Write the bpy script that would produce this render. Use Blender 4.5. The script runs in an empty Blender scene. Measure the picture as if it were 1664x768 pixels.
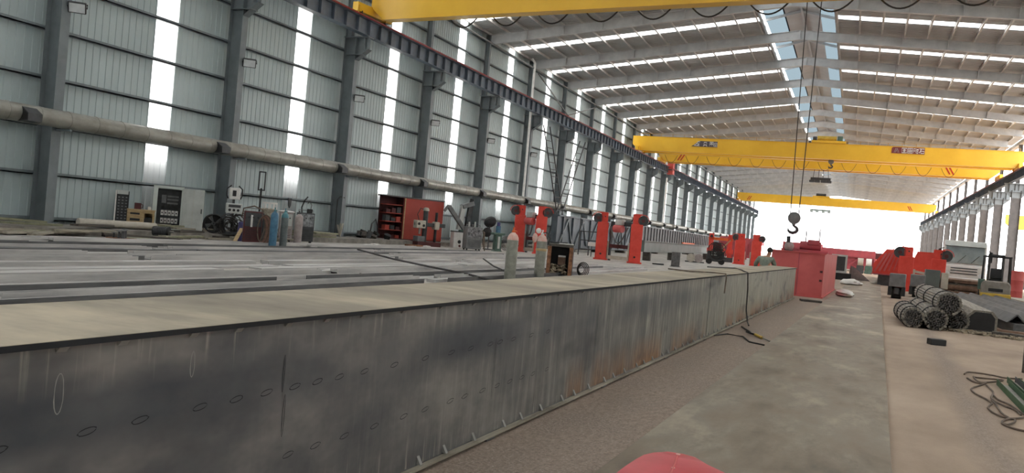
import bpy, math, random
from mathutils import Vector, Matrix
R = math.radians
random.seed(7)
S = bpy.context.scene
COL = S.collection

# ------------------------------------------------------------------ camera, sky, exposure
cam_d = bpy.data.cameras.new('camera')
cam = bpy.data.objects.new('camera', cam_d)
COL.objects.link(cam)
S.camera = cam
_yaw, _pit, _rol = R(-22.488), R(-0.63676), R(5.12318)
_F = Vector((math.sin(_yaw)*math.cos(_pit), math.cos(_yaw)*math.cos(_pit), math.sin(_pit)))
_R0 = Vector((math.cos(_yaw), -math.sin(_yaw), 0))
_U0 = _R0.cross(_F)
_R = math.cos(_rol)*_R0 + math.sin(_rol)*_U0
_U = -math.sin(_rol)*_R0 + math.cos(_rol)*_U0
cam.matrix_world = Matrix(((_R.x, _U.x, -_F.x, 0), (_R.y, _U.y, -_F.y, 0), (_R.z, _U.z, -_F.z, 1.7), (0, 0, 0, 1)))
cam_d.sensor_width = 36
cam_d.lens = 1345.57/1664*36
cam_d.clip_end = 2000

W = bpy.data.worlds.new('overcast_sky')
S.world = W
W.use_nodes = True
_bg = W.node_tree.nodes['Background']
_bg.inputs[0].default_value = (1.0, 0.985, 0.975, 1)
_bg.inputs[1].default_value = 7.5
S.view_settings.view_transform = 'Standard'
S.view_settings.look = 'None'
S.view_settings.gamma = 1
S.view_settings.use_curve_mapping = False
S.view_settings.exposure = -0.24
S.cycles.max_bounces = 10
S.cycles.diffuse_bounces = 6
S.cycles.glossy_bounces = 4
S.cycles.transparent_max_bounces = 24
S.cycles.caustics_reflective = False
S.cycles.caustics_refractive = False
S.cycles.use_denoising = True

# ------------------------------------------------------------------ materials
def mat(name, c1, c2=None, scale=3, rough=.6, metal=0, stretch=(1, 1, 1), lo=.35, hi=.65, c3=None, detail=6, bump=0, spec=.5):
    m = bpy.data.materials.new(name)
    m.use_nodes = True
    nt = m.node_tree
    b = nt.nodes['Principled BSDF']
    b.inputs['Roughness'].default_value = rough
    b.inputs['Metallic'].default_value = metal
    b.inputs['Specular IOR Level'].default_value = spec
    if c2 is None:
        c2 = tuple(x*.8 for x in c1)
    tc = nt.nodes.new('ShaderNodeTexCoord')
    mp = nt.nodes.new('ShaderNodeMapping')
    mp.inputs['Scale'].default_value = stretch
    nz = nt.nodes.new('ShaderNodeTexNoise')
    nz.inputs['Scale'].default_value = scale
    nz.inputs['Detail'].default_value = detail
    nz.inputs['Roughness'].default_value = .62
    rp = nt.nodes.new('ShaderNodeValToRGB')
    rp.color_ramp.elements[0].position = lo
    rp.color_ramp.elements[0].color = (*c2, 1)
    rp.color_ramp.elements[1].position = hi
    rp.color_ramp.elements[1].color = (*c1, 1)
    if c3:
        e = rp.color_ramp.elements.new((lo+hi)/2)
        e.color = (*c3, 1)
    L = nt.links.new
    L(tc.outputs['Object'], mp.inputs['Vector'])
    L(mp.outputs[0], nz.inputs['Vector'])
    L(nz.outputs['Fac'], rp.inputs[0])
    L(rp.outputs[0], b.inputs['Base Color'])
    if bump:
        bp = nt.nodes.new('ShaderNodeBump')
        bp.inputs['Strength'].default_value = bump
        bp.inputs['Distance'].default_value = .02
        L(nz.outputs['Fac'], bp.inputs['Height'])
        L(bp.outputs[0], b.inputs['Normal'])
    return m

def rgb(r, g, b):
    f = lambda v: (v/255/12.92) if v <= 10 else ((v/255+.055)/1.055)**2.4
    return (f(r), f(g), f(b))

MT = {}
def addm(key, *a, **k):
    MT[key] = mat(key, *a, **k)
    return MT[key]
addm('wall_sheet', rgb(188, 202, 203), rgb(174, 188, 190), scale=.25, rough=.45)
addm('roof_sheet', rgb(186, 190, 192), rgb(164, 168, 170), scale=.3, rough=.6, c3=rgb(178, 178, 178))
addm('steel_paint', rgb(126, 134, 138), rgb(110, 118, 122), scale=1.2, rough=.5)
addm('girt_paint', rgb(128, 138, 142), rgb(108, 118, 122), scale=1, rough=.5)
addm('rafter_paint', rgb(206, 207, 207), rgb(184, 186, 188), scale=1.1, rough=.5)
addm('purlin_zinc', rgb(206, 204, 200), rgb(178, 176, 172), scale=1.5, rough=.45, metal=.2)
addm('runway_paint', rgb(105, 116, 128), rgb(84, 94, 106), scale=1.3, rough=.5)
addm('conductor_red', rgb(150, 40, 45), rgb(115, 40, 42), scale=4, rough=.6)
addm('crane_yellow', rgb(238, 190, 58), rgb(228, 178, 50), scale=.4, rough=.35)
addm('crane_yellow_dark', rgb(200, 150, 32), rgb(180, 132, 26), scale=1, rough=.45)
addm('stripe_red', rgb(190, 50, 25), rough=.5)
addm('machine_red', rgb(232, 80, 66), rgb(216, 64, 50), scale=1.5, rough=.45)
addm('dull_red', rgb(214, 104, 102), rgb(198, 90, 88), scale=1.2, rough=.55)
addm('far_red', rgb(190, 84, 92), rgb(158, 78, 86), scale=1.2, rough=.6)
addm('cabinet_red', rgb(178, 70, 56), rgb(160, 60, 48), scale=.8, rough=.5)
addm('dark_red', rgb(92, 40, 42), rgb(70, 32, 34), scale=2, rough=.6)
addm('galv', rgb(164, 163, 155), rgb(132, 130, 122), scale=2, rough=.4, metal=.3, stretch=(1, .5, 1))
addm('black', rgb(38, 38, 40), rgb(26, 26, 28), scale=5, rough=.55)
addm('dark_grey', rgb(72, 74, 76), rgb(55, 56, 58), scale=4, rough=.55)
addm('mid_grey', rgb(128, 130, 130), rgb(105, 107, 108), scale=3, rough=.55)
addm('pale_grey', rgb(205, 208, 204), rgb(186, 190, 186), scale=2, rough=.5)
addm('cabinet_paint', rgb(214, 222, 216), rgb(200, 208, 203), scale=1.2, rough=.45)
addm('white', rgb(232, 230, 226), rgb(214, 212, 208), scale=3, rough=.5)
addm('blue_cyl', rgb(84, 132, 160), rgb(62, 104, 132), scale=5, rough=.5)
addm('grey_cyl', rgb(112, 120, 120), rgb(88, 96, 96), scale=5, rough=.5)
addm('pink_cyl', rgb(176, 165, 162), rgb(150, 140, 138), scale=5, rough=.5)
addm('pale_cyl', rgb(158, 158, 148), rgb(130, 130, 120), scale=6, rough=.55)
addm('cyl_cap', rgb(226, 200, 190), rgb(214, 160, 144), scale=8, rough=.55)
addm('teal', rgb(96, 150, 160), rgb(70, 120, 130), scale=6, rough=.5)
addm('timber', rgb(196, 172, 132), rgb(166, 140, 100), scale=4, rough=.75, stretch=(1, 1, 6))
addm('plank', rgb(170, 164, 148), rgb(120, 114, 102), scale=2, rough=.8, stretch=(4, .6, 4))
addm('dark_plank', rgb(98, 92, 84), rgb(66, 62, 58), scale=2, rough=.8, stretch=(4, .6, 4))
addm('rust', rgb(142, 116, 100), rgb(100, 78, 64), scale=3, rough=.8, c3=rgb(124, 98, 82))
addm('rust_orange', rgb(160, 112, 80), rgb(100, 66, 46), scale=6, rough=.8)
addm('bar_steel', rgb(204, 202, 199), rgb(160, 159, 158), scale=1.2, rough=.55, metal=.1, stretch=(3, .35, 3), c3=rgb(186, 184, 181))
addm('dark_steel', rgb(112, 112, 112), rgb(78, 79, 80), scale=2, rough=.5, metal=.15, stretch=(3, .35, 3))
addm('bundle_steel', rgb(158, 152, 140), rgb(90, 86, 80), scale=5, rough=.55, metal=.15, stretch=(6, .3, 6))
addm('bundle_end', rgb(110, 106, 102), rgb(34, 33, 33), scale=30, rough=.6)
addm('copper_hose', rgb(150, 112, 98), rgb(120, 86, 74), scale=6, rough=.6)
addm('hose', rgb(120, 104, 90), rgb(78, 66, 56), scale=8, rough=.65)
addm('cable_dark', rgb(58, 54, 52), rgb(42, 40, 38), scale=6, rough=.6)
addm('channel_green', rgb(70, 108, 74), rgb(52, 84, 56), scale=4, rough=.55)
addm('purple_blue', rgb(74, 70, 124), rgb(56, 52, 100), scale=4, rough=.55)
addm('foil', rgb(160, 162, 164), rgb(70, 72, 74), scale=6, rough=.3, metal=.6)
addm('green_grey', rgb(106, 114, 110), rgb(90, 98, 95), scale=1, rough=.5)
addm('blue_grey', rgb(92, 102, 110), rgb(70, 78, 86), scale=1, rough=.55)
addm('column_brown', rgb(92, 89, 88), rgb(74, 72, 72), scale=1.2, rough=.6)
addm('rib_grey', rgb(110, 109, 110), rgb(88, 88, 90), scale=1.2, rough=.6)
addm('machine_green', rgb(92, 118, 106), rgb(70, 94, 84), scale=3, rough=.5)
addm('fork_yellow', rgb(214, 180, 74), rgb(190, 156, 60), scale=3, rough=.5)
addm('fork_grey', rgb(150, 144, 136), rgb(124, 118, 110), scale=3, rough=.6)
addm('rubber', rgb(46, 45, 45), rgb(34, 34, 34), scale=8, rough=.8)
addm('cloth_green', rgb(142, 150, 138), rgb(112, 120, 110), scale=8, rough=.9)
addm('skin', rgb(176, 130, 104), rgb(160, 114, 90), scale=8, rough=.6)
addm('hair', rgb(34, 30, 28), rough=.7)
addm('chalk', rgb(36, 38, 42), rough=.9)
addm('weld_mark', rgb(150, 150, 146), rough=.7)
addm('olive_mat', rgb(150, 150, 124), rgb(124, 124, 102), scale=4, rough=.8)
addm('kerb', rgb(150, 146, 138), rgb(112, 108, 102), scale=1.5, rough=.9)
addm('pale_stone', rgb(200, 194, 182), rgb(180, 174, 160), scale=4, rough=.8)
addm('red_gloss', rgb(208, 62, 76), rgb(188, 46, 60), scale=2.5, rough=.32)
addm('debris', rgb(176, 164, 140), rgb(110, 98, 84), scale=6, rough=.9)
addm('sign_dark', rgb(78, 74, 82), rough=.5)
addm('sign_maroon', rgb(124, 56, 58), rough=.5)
addm('windscreen', rgb(150, 164, 168), rgb(120, 134, 138), scale=1, rough=.06, spec=.8)  # pale base colour stands in for the bright reflection on the glass
addm('lamp_glass', rgb(222, 226, 228), rough=.12)
addm('orange', rgb(228, 110, 50), rgb(210, 90, 36), scale=3, rough=.5)
addm('yard_green', rgb(92, 112, 82), rgb(66, 84, 60), scale=2, rough=.9)
addm('block_wall', rgb(112, 120, 120), rgb(94, 102, 102), scale=1, rough=.9)

def translucent(name, tint, clear):
    m = bpy.data.materials.new(name)
    m.use_nodes = True
    nt = m.node_tree
    nt.nodes.clear()
    o = nt.nodes.new('ShaderNodeOutputMaterial')
    mx = nt.nodes.new('ShaderNodeMixShader')
    t = nt.nodes.new('ShaderNodeBsdfTransparent')
    t.inputs[0].default_value = (*tint, 1)
    d = nt.nodes.new('ShaderNodeBsdfTranslucent')
    d.inputs[0].default_value = (*tint, 1)
    mx.inputs[0].default_value = clear
    nt.links.new(d.outputs[0], mx.inputs[1])
    nt.links.new(t.outputs[0], mx.inputs[2])
    nt.links.new(mx.outputs[0], o.inputs[0])
    MT[name] = m
translucent('skylight_sheet', (.96, .965, .955), .6)
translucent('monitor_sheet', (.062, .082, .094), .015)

def floor_material():
    m = bpy.data.materials.new('dusty_concrete')
    m.use_nodes = True
    nt = m.node_tree
    L = nt.links.new
    b = nt.nodes['Principled BSDF']
    b.inputs['Roughness'].default_value = .85
    tc = nt.nodes.new('ShaderNodeTexCoord')
    def noise(sc, st=(1, 1, 1), det=8, ro=.6):
        mp = nt.nodes.new('ShaderNodeMapping')
        mp.inputs['Scale'].default_value = st
        n = nt.nodes.new('ShaderNodeTexNoise')
        n.inputs['Scale'].default_value = sc
        n.inputs['Detail'].default_value = det
        n.inputs['Roughness'].default_value = ro
        L(tc.outputs['Object'], mp.inputs[0])
        L(mp.outputs[0], n.inputs['Vector'])
        return n.outputs['Fac']
    def ramp(fac, stops):
        r = nt.nodes.new('ShaderNodeValToRGB')
        e = r.color_ramp.elements
        e[0].position, e[0].color = stops[0][0], (*stops[0][1], 1)
        e[1].position, e[1].color = stops[-1][0], (*stops[-1][1], 1)
        for p, c in stops[1:-1]:
            k = e.new(p)
            k.color = (*c, 1)
        L(fac, r.inputs[0])
        return r.outputs[0]
    def mix(f, a, c, mode='MIX'):
        x = nt.nodes.new('ShaderNodeMix')
        x.data_type = 'RGBA'
        x.blend_type = mode
        if isinstance(f, float):
            x.inputs[0].default_value = f
        else:
            L(f, x.inputs[0])
        L(a, x.inputs[6])
        L(c, x.inputs[7])
        return x.outputs[2]
    tan = ramp(noise(.5, (1, .5, 1)), [(.3, rgb(148, 129, 111)), (.5, rgb(174, 154, 135)), (.72, rgb(196, 178, 158))])
    grit = mix(ramp(noise(1.6, (1, .5, 1), 5), [(.35, (.15, .15, .15)), (.65, (.8, .8, .8))]), ramp(noise(46, (1, .7, 1), 5, .85), [(.36, rgb(96, 86, 78)), (.5, rgb(146, 131, 120)), (.6, rgb(172, 157, 144)), (.66, rgb(224, 216, 206))]), ramp(noise(18, (1, .5, 1), 6, .8), [(.35, rgb(122, 107, 96)), (.65, rgb(182, 163, 146))]))
    grey = ramp(noise(1.5, (1, .3, 1)), [(.3, rgb(152, 150, 146)), (.7, rgb(196, 192, 184))])
    sp = nt.nodes.new('ShaderNodeSeparateXYZ')
    L(tc.outputs['Object'], sp.inputs[0])
    # worn track of darker grit that wanders along the aisle, between the two steel beams
    add = nt.nodes.new('ShaderNodeMath')
    add.operation = 'MULTIPLY_ADD'
    L(noise(.8, (1, .3, 1), 3), add.inputs[0])
    add.inputs[1].default_value = .8
    L(sp.outputs['X'], add.inputs[2])
    mr = nt.nodes.new('ShaderNodeMapRange')
    mr.inputs['From Min'].default_value = -1.0
    mr.inputs['From Max'].default_value = .2
    L(add.outputs[0], mr.inputs[0])
    a1 = mix(mr.outputs[0], grit, tan)
    tr = nt.nodes.new('ShaderNodeValToRGB')
    ee = tr.color_ramp.elements
    ee[0].position, ee[0].color = .45, (0, 0, 0, 1)
    ee[1].position, ee[1].color = .56, (0, 0, 0, 1)
    k = ee.new(.5)
    k.color = (.95, .95, .95, 1)
    mr3 = nt.nodes.new('ShaderNodeMapRange')
    sx = nt.nodes.new('ShaderNodeMath')
    sx.operation = 'MULTIPLY_ADD'
    L(sp.outputs['Y'], sx.inputs[0])
    sx.inputs[1].default_value = -.03
    L(add.outputs[0], sx.inputs[2])
    mr3.inputs['From Min'].default_value = -1.5
    mr3.inputs['From Max'].default_value = 4.6
    L(sx.outputs[0], mr3.inputs[0])
    L(mr3.outputs[0], tr.inputs[0])
    a2 = mix(tr.outputs[0], a1, grit)
    mr2 = nt.nodes.new('ShaderNodeMapRange')
    mr2.inputs['From Min'].default_value = -3.6
    mr2.inputs['From Max'].default_value = -5.0
    L(sp.outputs['X'], mr2.inputs[0])
    a3 = mix(mr2.outputs[0], a2, grey)
    L(a3, b.inputs['Base Color'])
    bp = nt.nodes.new('ShaderNodeBump')
    bp.inputs['Strength'].default_value = .5
    bp.inputs['Distance'].default_value = .012
    L(noise(24, (1, 1, 1), 6, .75), bp.inputs['Height'])
    L(bp.outputs[0], b.inputs['Normal'])
    MT['floor'] = m
floor_material()

def beam_material():
    """mill-scale steel: blue-grey plate, cloudy stains, streaks, rust blooms, a paler weathered length further along"""
    m = bpy.data.materials.new('mill_scale_steel')
    m.use_nodes = True
    nt = m.node_tree
    L = nt.links.new
    b = nt.nodes['Principled BSDF']
    b.inputs['Roughness'].default_value = .5
    b.inputs['Metallic'].default_value = .25
    tc = nt.nodes.new('ShaderNodeTexCoord')
    sp = nt.nodes.new('ShaderNodeSeparateXYZ')
    L(tc.outputs['Object'], sp.inputs[0])
    def noise(sc, st, det=6, ro=.6):
        mp = nt.nodes.new('ShaderNodeMapping')
        mp.inputs['Scale'].default_value = st
        n = nt.nodes.new('ShaderNodeTexNoise')
        n.inputs['Scale'].default_value = sc
        n.inputs['Detail'].default_value = det
        n.inputs['Roughness'].default_value = ro
        L(tc.outputs['Object'], mp.inputs[0])
        L(mp.outputs[0], n.inputs['Vector'])
        return n.outputs['Fac']
    def ramp(fac, stops):
        r = nt.nodes.new('ShaderNodeValToRGB')
        e = r.color_ramp.elements
        e[0].position, e[0].color = stops[0][0], (*stops[0][1], 1)
        e[1].position, e[1].color = stops[-1][0], (*stops[-1][1], 1)
        for p, c in stops[1:-1]:
            k = e.new(p)
            k.color = (*c, 1)
        L(fac, r.inputs[0])
        return r.outputs[0]
    def rng(v, a, c):
        r = nt.nodes.new('ShaderNodeMapRange')
        r.inputs['From Min'].default_value = a
        r.inputs['From Max'].default_value = c
        L(v, r.inputs[0])
        return r.outputs[0]
    def mul(a, c):
        n = nt.nodes.new('ShaderNodeMath')
        n.operation = 'MULTIPLY'
        n.use_clamp = True
        for i, v in enumerate((a, c)):
            if isinstance(v, float):
                n.inputs[i].default_value = v
            else:
                L(v, n.inputs[i])
        return n.outputs[0]
    def mix(f, a, c):
        x = nt.nodes.new('ShaderNodeMix')
        x.data_type = 'RGBA'
        L(f, x.inputs[0])
        L(a, x.inputs[6])
        L(c, x.inputs[7])
        return x.outputs[2]
    base = ramp(noise(1.3, (1, .7, 1.2), 5), [(.32, rgb(70, 74, 80)), (.48, rgb(104, 104, 104)), (.66, rgb(146, 142, 138))])
    streak = ramp(noise(6, (1, 2.2, .18), 5, .7), [(.33, rgb(62, 62, 62)), (.55, rgb(124, 122, 116)), (.7, rgb(190, 186, 172))])
    col = mix(mul(rng(sp.outputs['Y'], 3., 12.), .8), base, streak)
    olive = ramp(noise(5, (1, 3, .25), 6, .7), [(.32, rgb(100, 102, 92)), (.5, rgb(150, 149, 134)), (.68, rgb(206, 202, 184))])
    col = mix(mul(rng(sp.outputs['Y'], 12., 20.), .9), col, olive)
    rust = ramp(noise(9, (1, 2, .5), 5, .7), [(.3, rgb(96, 66, 46)), (.7, rgb(168, 128, 92))])
    band = mul(rng(sp.outputs['Z'], .46, .08), rng(noise(.9, (1, .8, .1), 3), .46, .58))
    band = mul(band, rng(sp.outputs['Y'], 6.5, 8.5))
    col = mix(band, col, rust)
    dark = ramp(noise(2, (1, 1, 1)), [(.3, rgb(44, 47, 54)), (.7, rgb(62, 64, 68))])
    blot = rng(noise(1.05, (1, .55, 1.4), 3), .56, .68)
    col = mix(mul(blot, .75), col, dark)
    # a darker band along the upper web and pale runs down from the tack welds
    tint = ramp(noise(3, (1, .6, 1)), [(.3, rgb(50, 56, 66)), (.7, rgb(84, 88, 92))])
    bnd = mul(rng(sp.outputs['Z'], .62, .78), rng(sp.outputs['Z'], 1.02, .9))
    bnd = mul(bnd, rng(noise(.8, (1, .6, .3), 3), .40, .56))
    bnd = mul(bnd, rng(sp.outputs['Y'], 17., 11.))
    col = mix(mul(bnd, .85), col, tint)
    runs = rng(noise(7, (1, 2.6, .12), 4, .7), .56, .66)
    ends = mul(rng(sp.outputs['Z'], .30, .06), 1.0)
    pale = ramp(noise(8, (1, 1, 1)), [(.3, rgb(150, 148, 138)), (.7, rgb(196, 192, 178))])
    col = mix(mul(mul(runs, ends), .8), col, pale)
    top_ = mul(rng(sp.outputs['Z'], .92, 1.1), rng(noise(7, (1, 2.6, .12), 4, .7), .55, .68))
    col = mix(mul(top_, .6), col, pale)
    L(col, b.inputs['Base Color'])
    MT['mill_scale'] = m
    # the dusty top flange: beige dust over olive steel in long drifts across the plate
    m = bpy.data.materials.new('dusty_flange')
    m.use_nodes = True
    nt = m.node_tree
    L = nt.links.new
    b = nt.nodes['Principled BSDF']
    b.inputs['Roughness'].default_value = .6
    tc = nt.nodes.new('ShaderNodeTexCoord')
    c1 = ramp(noise(1.1, (.6, 1.3, 1), 6), [(.32, rgb(122, 113, 98)), (.5, rgb(152, 142, 122)), (.68, rgb(196, 183, 158))])
    L(c1, b.inputs['Base Color'])
    MT['dusty_flange'] = m
    m = bpy.data.materials.new('olive_plate')
    m.use_nodes = True
    nt = m.node_tree
    L = nt.links.new
    b = nt.nodes['Principled BSDF']
    b.inputs['Roughness'].default_value = .5
    b.inputs['Metallic'].default_value = .1
    tc = nt.nodes.new('ShaderNodeTexCoord')
    c1 = ramp(noise(.9, (1, .45, 1), 8, .6), [(.36, rgb(94, 84, 68)), (.46, rgb(126, 112, 94)), (.54, rgb(132, 123, 107)), (.64, rgb(178, 165, 144))])
    c2 = ramp(noise(5, (1.5, .5, 1), 6, .7), [(.35, rgb(100, 92, 78)), (.65, rgb(160, 149, 130))])
    f = ramp(noise(1.7, (1, .5, 1), 2), [(.4, (0, 0, 0)), (.65, (.6, .6, .6))])
    L(mix(f, c1, c2), b.inputs['Base Color'])
    MT['olive_plate'] = m
beam_material()

# ------------------------------------------------------------------ mesh helpers
class MB:
    def __init__(s):
        s.v = []
        s.f = []
    def add(s, vs, fs):
        n = len(s.v)
        s.v += [tuple(v) for v in vs]
        s.f += [tuple(i+n for i in f) for f in fs]
        return s
    def box(s, x0, y0, z0, x1, y1, z1):
        return s.add([(x0, y0, z0), (x1, y0, z0), (x1, y1, z0), (x0, y1, z0), (x0, y0, z1), (x1, y0, z1), (x1, y1, z1), (x0, y1, z1)],
                     [(0, 3, 2, 1), (4, 5, 6, 7), (0, 1, 5, 4), (1, 2, 6, 5), (2, 3, 7, 6), (3, 0, 4, 7)])
    def obox(s, c, size, rx=0, ry=0, rz=0):
        m = Matrix.Rotation(rz, 3, 'Z') @ Matrix.Rotation(ry, 3, 'Y') @ Matrix.Rotation(rx, 3, 'X')
        n = len(s.v)
        a, b, d = size[0]/2, size[1]/2, size[2]/2
        s.box(-a, -b, -d, a, b, d)
        for i in range(n, len(s.v)):
            s.v[i] = tuple(m @ Vector(s.v[i]) + Vector(c))
        return s
    def bar(s, p, q, w, h=None):
        """a straight bar of rectangular section from p to q"""
        h = h or w
        p, q = Vector(p), Vector(q)
        d = (q-p).normalized()
        up = Vector((0, 0, 1)) if abs(d.z) < .95 else Vector((0, 1, 0))
        a = d.cross(up).normalized()*w/2
        b = a.cross(d).normalized()*h/2
        vs = [p-a-b, p+a-b, p+a+b, p-a+b, q-a-b, q+a-b, q+a+b, q-a+b]
        return s.add(vs, [(3, 2, 1, 0), (4, 5, 6, 7), (0, 1, 5, 4), (1, 2, 6, 5), (2, 3, 7, 6), (3, 0, 4, 7)])
    def cyl(s, p, q, r0, r1=None, n=14, cap=True):
        r1 = r0 if r1 is None else r1
        p, q = Vector(p), Vector(q)
        d = (q-p).normalized()
        up = Vector((0, 0, 1)) if abs(d.z) < .95 else Vector((0, 1, 0))
        a = d.cross(up).normalized()
        b = a.cross(d).normalized()
        vs = []
        for c, r in ((p, r0), (q, r1)):
            for i in range(n):
                t = 2*math.pi*i/n
                vs.append(c + a*math.cos(t)*r + b*math.sin(t)*r)
        fs = [(i, (i+1) % n, n+(i+1) % n, n+i) for i in range(n)]
        if cap:
            fs += [tuple(range(n-1, -1, -1)), tuple(range(n, 2*n))]
        return s.add(vs, fs)
    def tube(s, pts, r, n=8):
        P = [Vector(p) for p in pts]
        m = len(P)
        vs = []
        pa = None
        for i in range(m):
            d = (P[min(i+1, m-1)]-P[max(i-1, 0)])
            d = d.normalized() if d.length > 1e-9 else Vector((0, 1, 0))
            if pa is None:
                up = Vector((0, 0, 1)) if abs(d.z) < .9 else Vector((1, 0, 0))
                a = d.cross(up).normalized()
            else:
                a = (pa - d*pa.dot(d))
                a = a.normalized() if a.length > 1e-6 else d.cross(Vector((0, 0, 1))).normalized()
            pa = a
            b = a.cross(d)
            for k in range(n):
                t = 2*math.pi*k/n
                vs.append(P[i] + a*math.cos(t)*r + b*math.sin(t)*r)
        fs = [(i*n+k, i*n+(k+1) % n, (i+1)*n+(k+1) % n, (i+1)*n+k) for i in range(m-1) for k in range(n)]
        fs += [tuple(range(n-1, -1, -1)), tuple(range((m-1)*n, m*n))]
        return s.add(vs, fs)
    def lathe(s, c, prof, n=18, axis='Z'):
        vs = []
        for r, h in prof:
            for k in range(n):
                t = 2*math.pi*k/n
                u, w = r*math.cos(t), r*math.sin(t)
                o = (u, w, h) if axis == 'Z' else ((h, u, w) if axis == 'X' else (w, h, u))
                vs.append((c[0]+o[0], c[1]+o[1], c[2]+o[2]))
        m = len(prof)
        fs = [(i*n+k, i*n+(k+1) % n, (i+1)*n+(k+1) % n, (i+1)*n+k) for i in range(m-1) for k in range(n)]
        fs += [tuple(range(n-1, -1, -1)), tuple(range((m-1)*n, m*n))]
        return s.add(vs, fs)
    def prism(s, poly, a0, a1, axis='Y'):
        """poly of 2-D points swept along an axis: 'Y' uses (x,z), 'X' uses (y,z), 'Z' uses (x,y)"""
        n = len(poly)
        def P(u, w, h):
            return (u, h, w) if axis == 'Y' else ((h, u, w) if axis == 'X' else (u, w, h))
        vs = [P(u, w, a0) for u, w in poly] + [P(u, w, a1) for u, w in poly]
        fs = [(i, (i+1) % n, n+(i+1) % n, n+i) for i in range(n)] + [tuple(range(n-1, -1, -1)), tuple(range(n, 2*n))]
        return s.add(vs, fs)
    def sphere(s, c, r, sc=(1, 1, 1), n=14, m=9):
        prof = [(max(1e-4, math.sin(math.pi*i/m)), -math.cos(math.pi*i/m)) for i in range(m+1)]
        k = len(s.v)
        s.lathe((0, 0, 0), prof, n)
        for i in range(k, len(s.v)):
            v = s.v[i]
            s.v[i] = (c[0]+v[0]*r*sc[0], c[1]+v[1]*r*sc[1], c[2]+v[2]*r*sc[2])
        return s
    def mesh(s, name, m, smooth):
        me = bpy.data.meshes.new(name)
        me.from_pydata(s.v, [], s.f)
        me.materials.append(MT[m] if isinstance(m, str) else m)
        import bmesh
        bm = bmesh.new()
        bm.from_mesh(me)
        bmesh.ops.recalc_face_normals(bm, faces=bm.faces)
        bm.to_mesh(me)
        bm.free()
        if smooth:
            me.polygons.foreach_set('use_smooth', [True]*len(me.polygons))
            me.set_sharp_from_angle(angle=R(38))
        me.update()
        return me
    def build(s, name, m, parent=None, smooth=True, bevel=0, label=None, loc=None, rot=None):
        o = bpy.data.objects.new(name, s.mesh(name, m, smooth))
        COL.objects.link(o)
        if parent:
            o.parent = parent
        if loc:
            o.location = loc
        if rot:
            o.rotation_euler = rot
        if bevel:
            b = o.modifiers.new('bevel', 'BEVEL')
            b.width = bevel
            b.segments = 2
            b.limit_method = 'ANGLE'
        if label:
            o['label'] = label
        return o

def tag(o, label, cat, group=None, kind='thing'):
    o['label'] = label
    o['category'] = cat
    if group:
        o['group'] = group
    if kind:
        o['kind'] = kind
    return o
def thing(name, label, cat, loc=(0, 0, 0), rz=0, group=None):
    o = bpy.data.objects.new(name, None)
    o.empty_display_size = .2
    COL.objects.link(o)
    o.location = loc
    o.rotation_euler = (0, 0, rz)
    return tag(o, label, cat, group)
def struct(o):
    o['kind'] = 'structure'
    return o
def dup(root, loc=None, rz=None, label=None, group=None):
    r = root.copy()
    COL.objects.link(r)
    if loc:
        r.location = loc
    if rz is not None:
        r.rotation_euler = (0, 0, rz)
    if label:
        r['label'] = label
    if group:
        r['group'] = group
    for ch in root.children:
        c = ch.copy()
        COL.objects.link(c)
        c.parent = r
        for g in ch.children:
            d = g.copy()
            COL.objects.link(d)
            d.parent = c
    return r
ORD = ['first', 'second', 'third', 'fourth', 'fifth', 'sixth', 'seventh', 'eighth', 'ninth', 'tenth', 'eleventh', 'twelfth', 'thirteenth',
       'fourteenth', 'fifteenth', 'sixteenth', 'seventeenth', 'eighteenth', 'nineteenth', 'twentieth', 'twenty-first', 'twenty-second',
       'twenty-third', 'twenty-fourth', 'twenty-fifth', 'twenty-sixth']

# ------------------------------------------------------------------ hall dimensions
PITCH, Y0 = 9.65, 22.2                       # bay length and the first column in view
KS = list(range(-6, 25))
YB, YE = Y0-6*PITCH, Y0+24*PITCH             # ends of the hall
XL, XR, XRIDGE = -29.15, 17.6, -5.6
def z_raf(x):                                # underside of the rafters
    return 16.3+(x+28)*.115 if x < XRIDGE else 18.876-(x-XRIDGE)*.08
def z_sheet(x):
    return z_raf(x)+1.0
GAPS = [(Y0+k*PITCH+5.25, Y0+k*PITCH+6.55) for k in KS[:-1]]

MB().box(-70, -80, -.3, 90, 420, 0).build('floor', 'floor', smooth=False)
struct(bpy.data.objects['floor'])
struct(MB().box(-29.3, YB, .002, -26.0, YE, .25).build('trim_1', 'kerb', smooth=False))

def corrugated(y0, y1, pitch, rib, depth, P0, P1):
    """ribbed sheet between y0 and y1; P0(y, d) and P1(y, d) give the two ends of each rib line, d pushing it towards the room"""
    n = max(1, round((y1-y0)/pitch))
    ys = []
    for i in range(n):
        a = y0+(y1-y0)*i/n
        w = (y1-y0)/n
        ys += [(a, 0), (a+w-rib*2, 0), (a+w-rib*1.4, depth), (a+w-rib*.4, depth)]
    ys.append((y1, 0))
    b = MB()
    vs = []
    for y, d in ys:
        vs += [P0(y, d), P1(y, d)]
    b.add(vs, [(2*i, 2*i+2, 2*i+3, 2*i+1) for i in range(len(ys)-1)])
    return b

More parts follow.
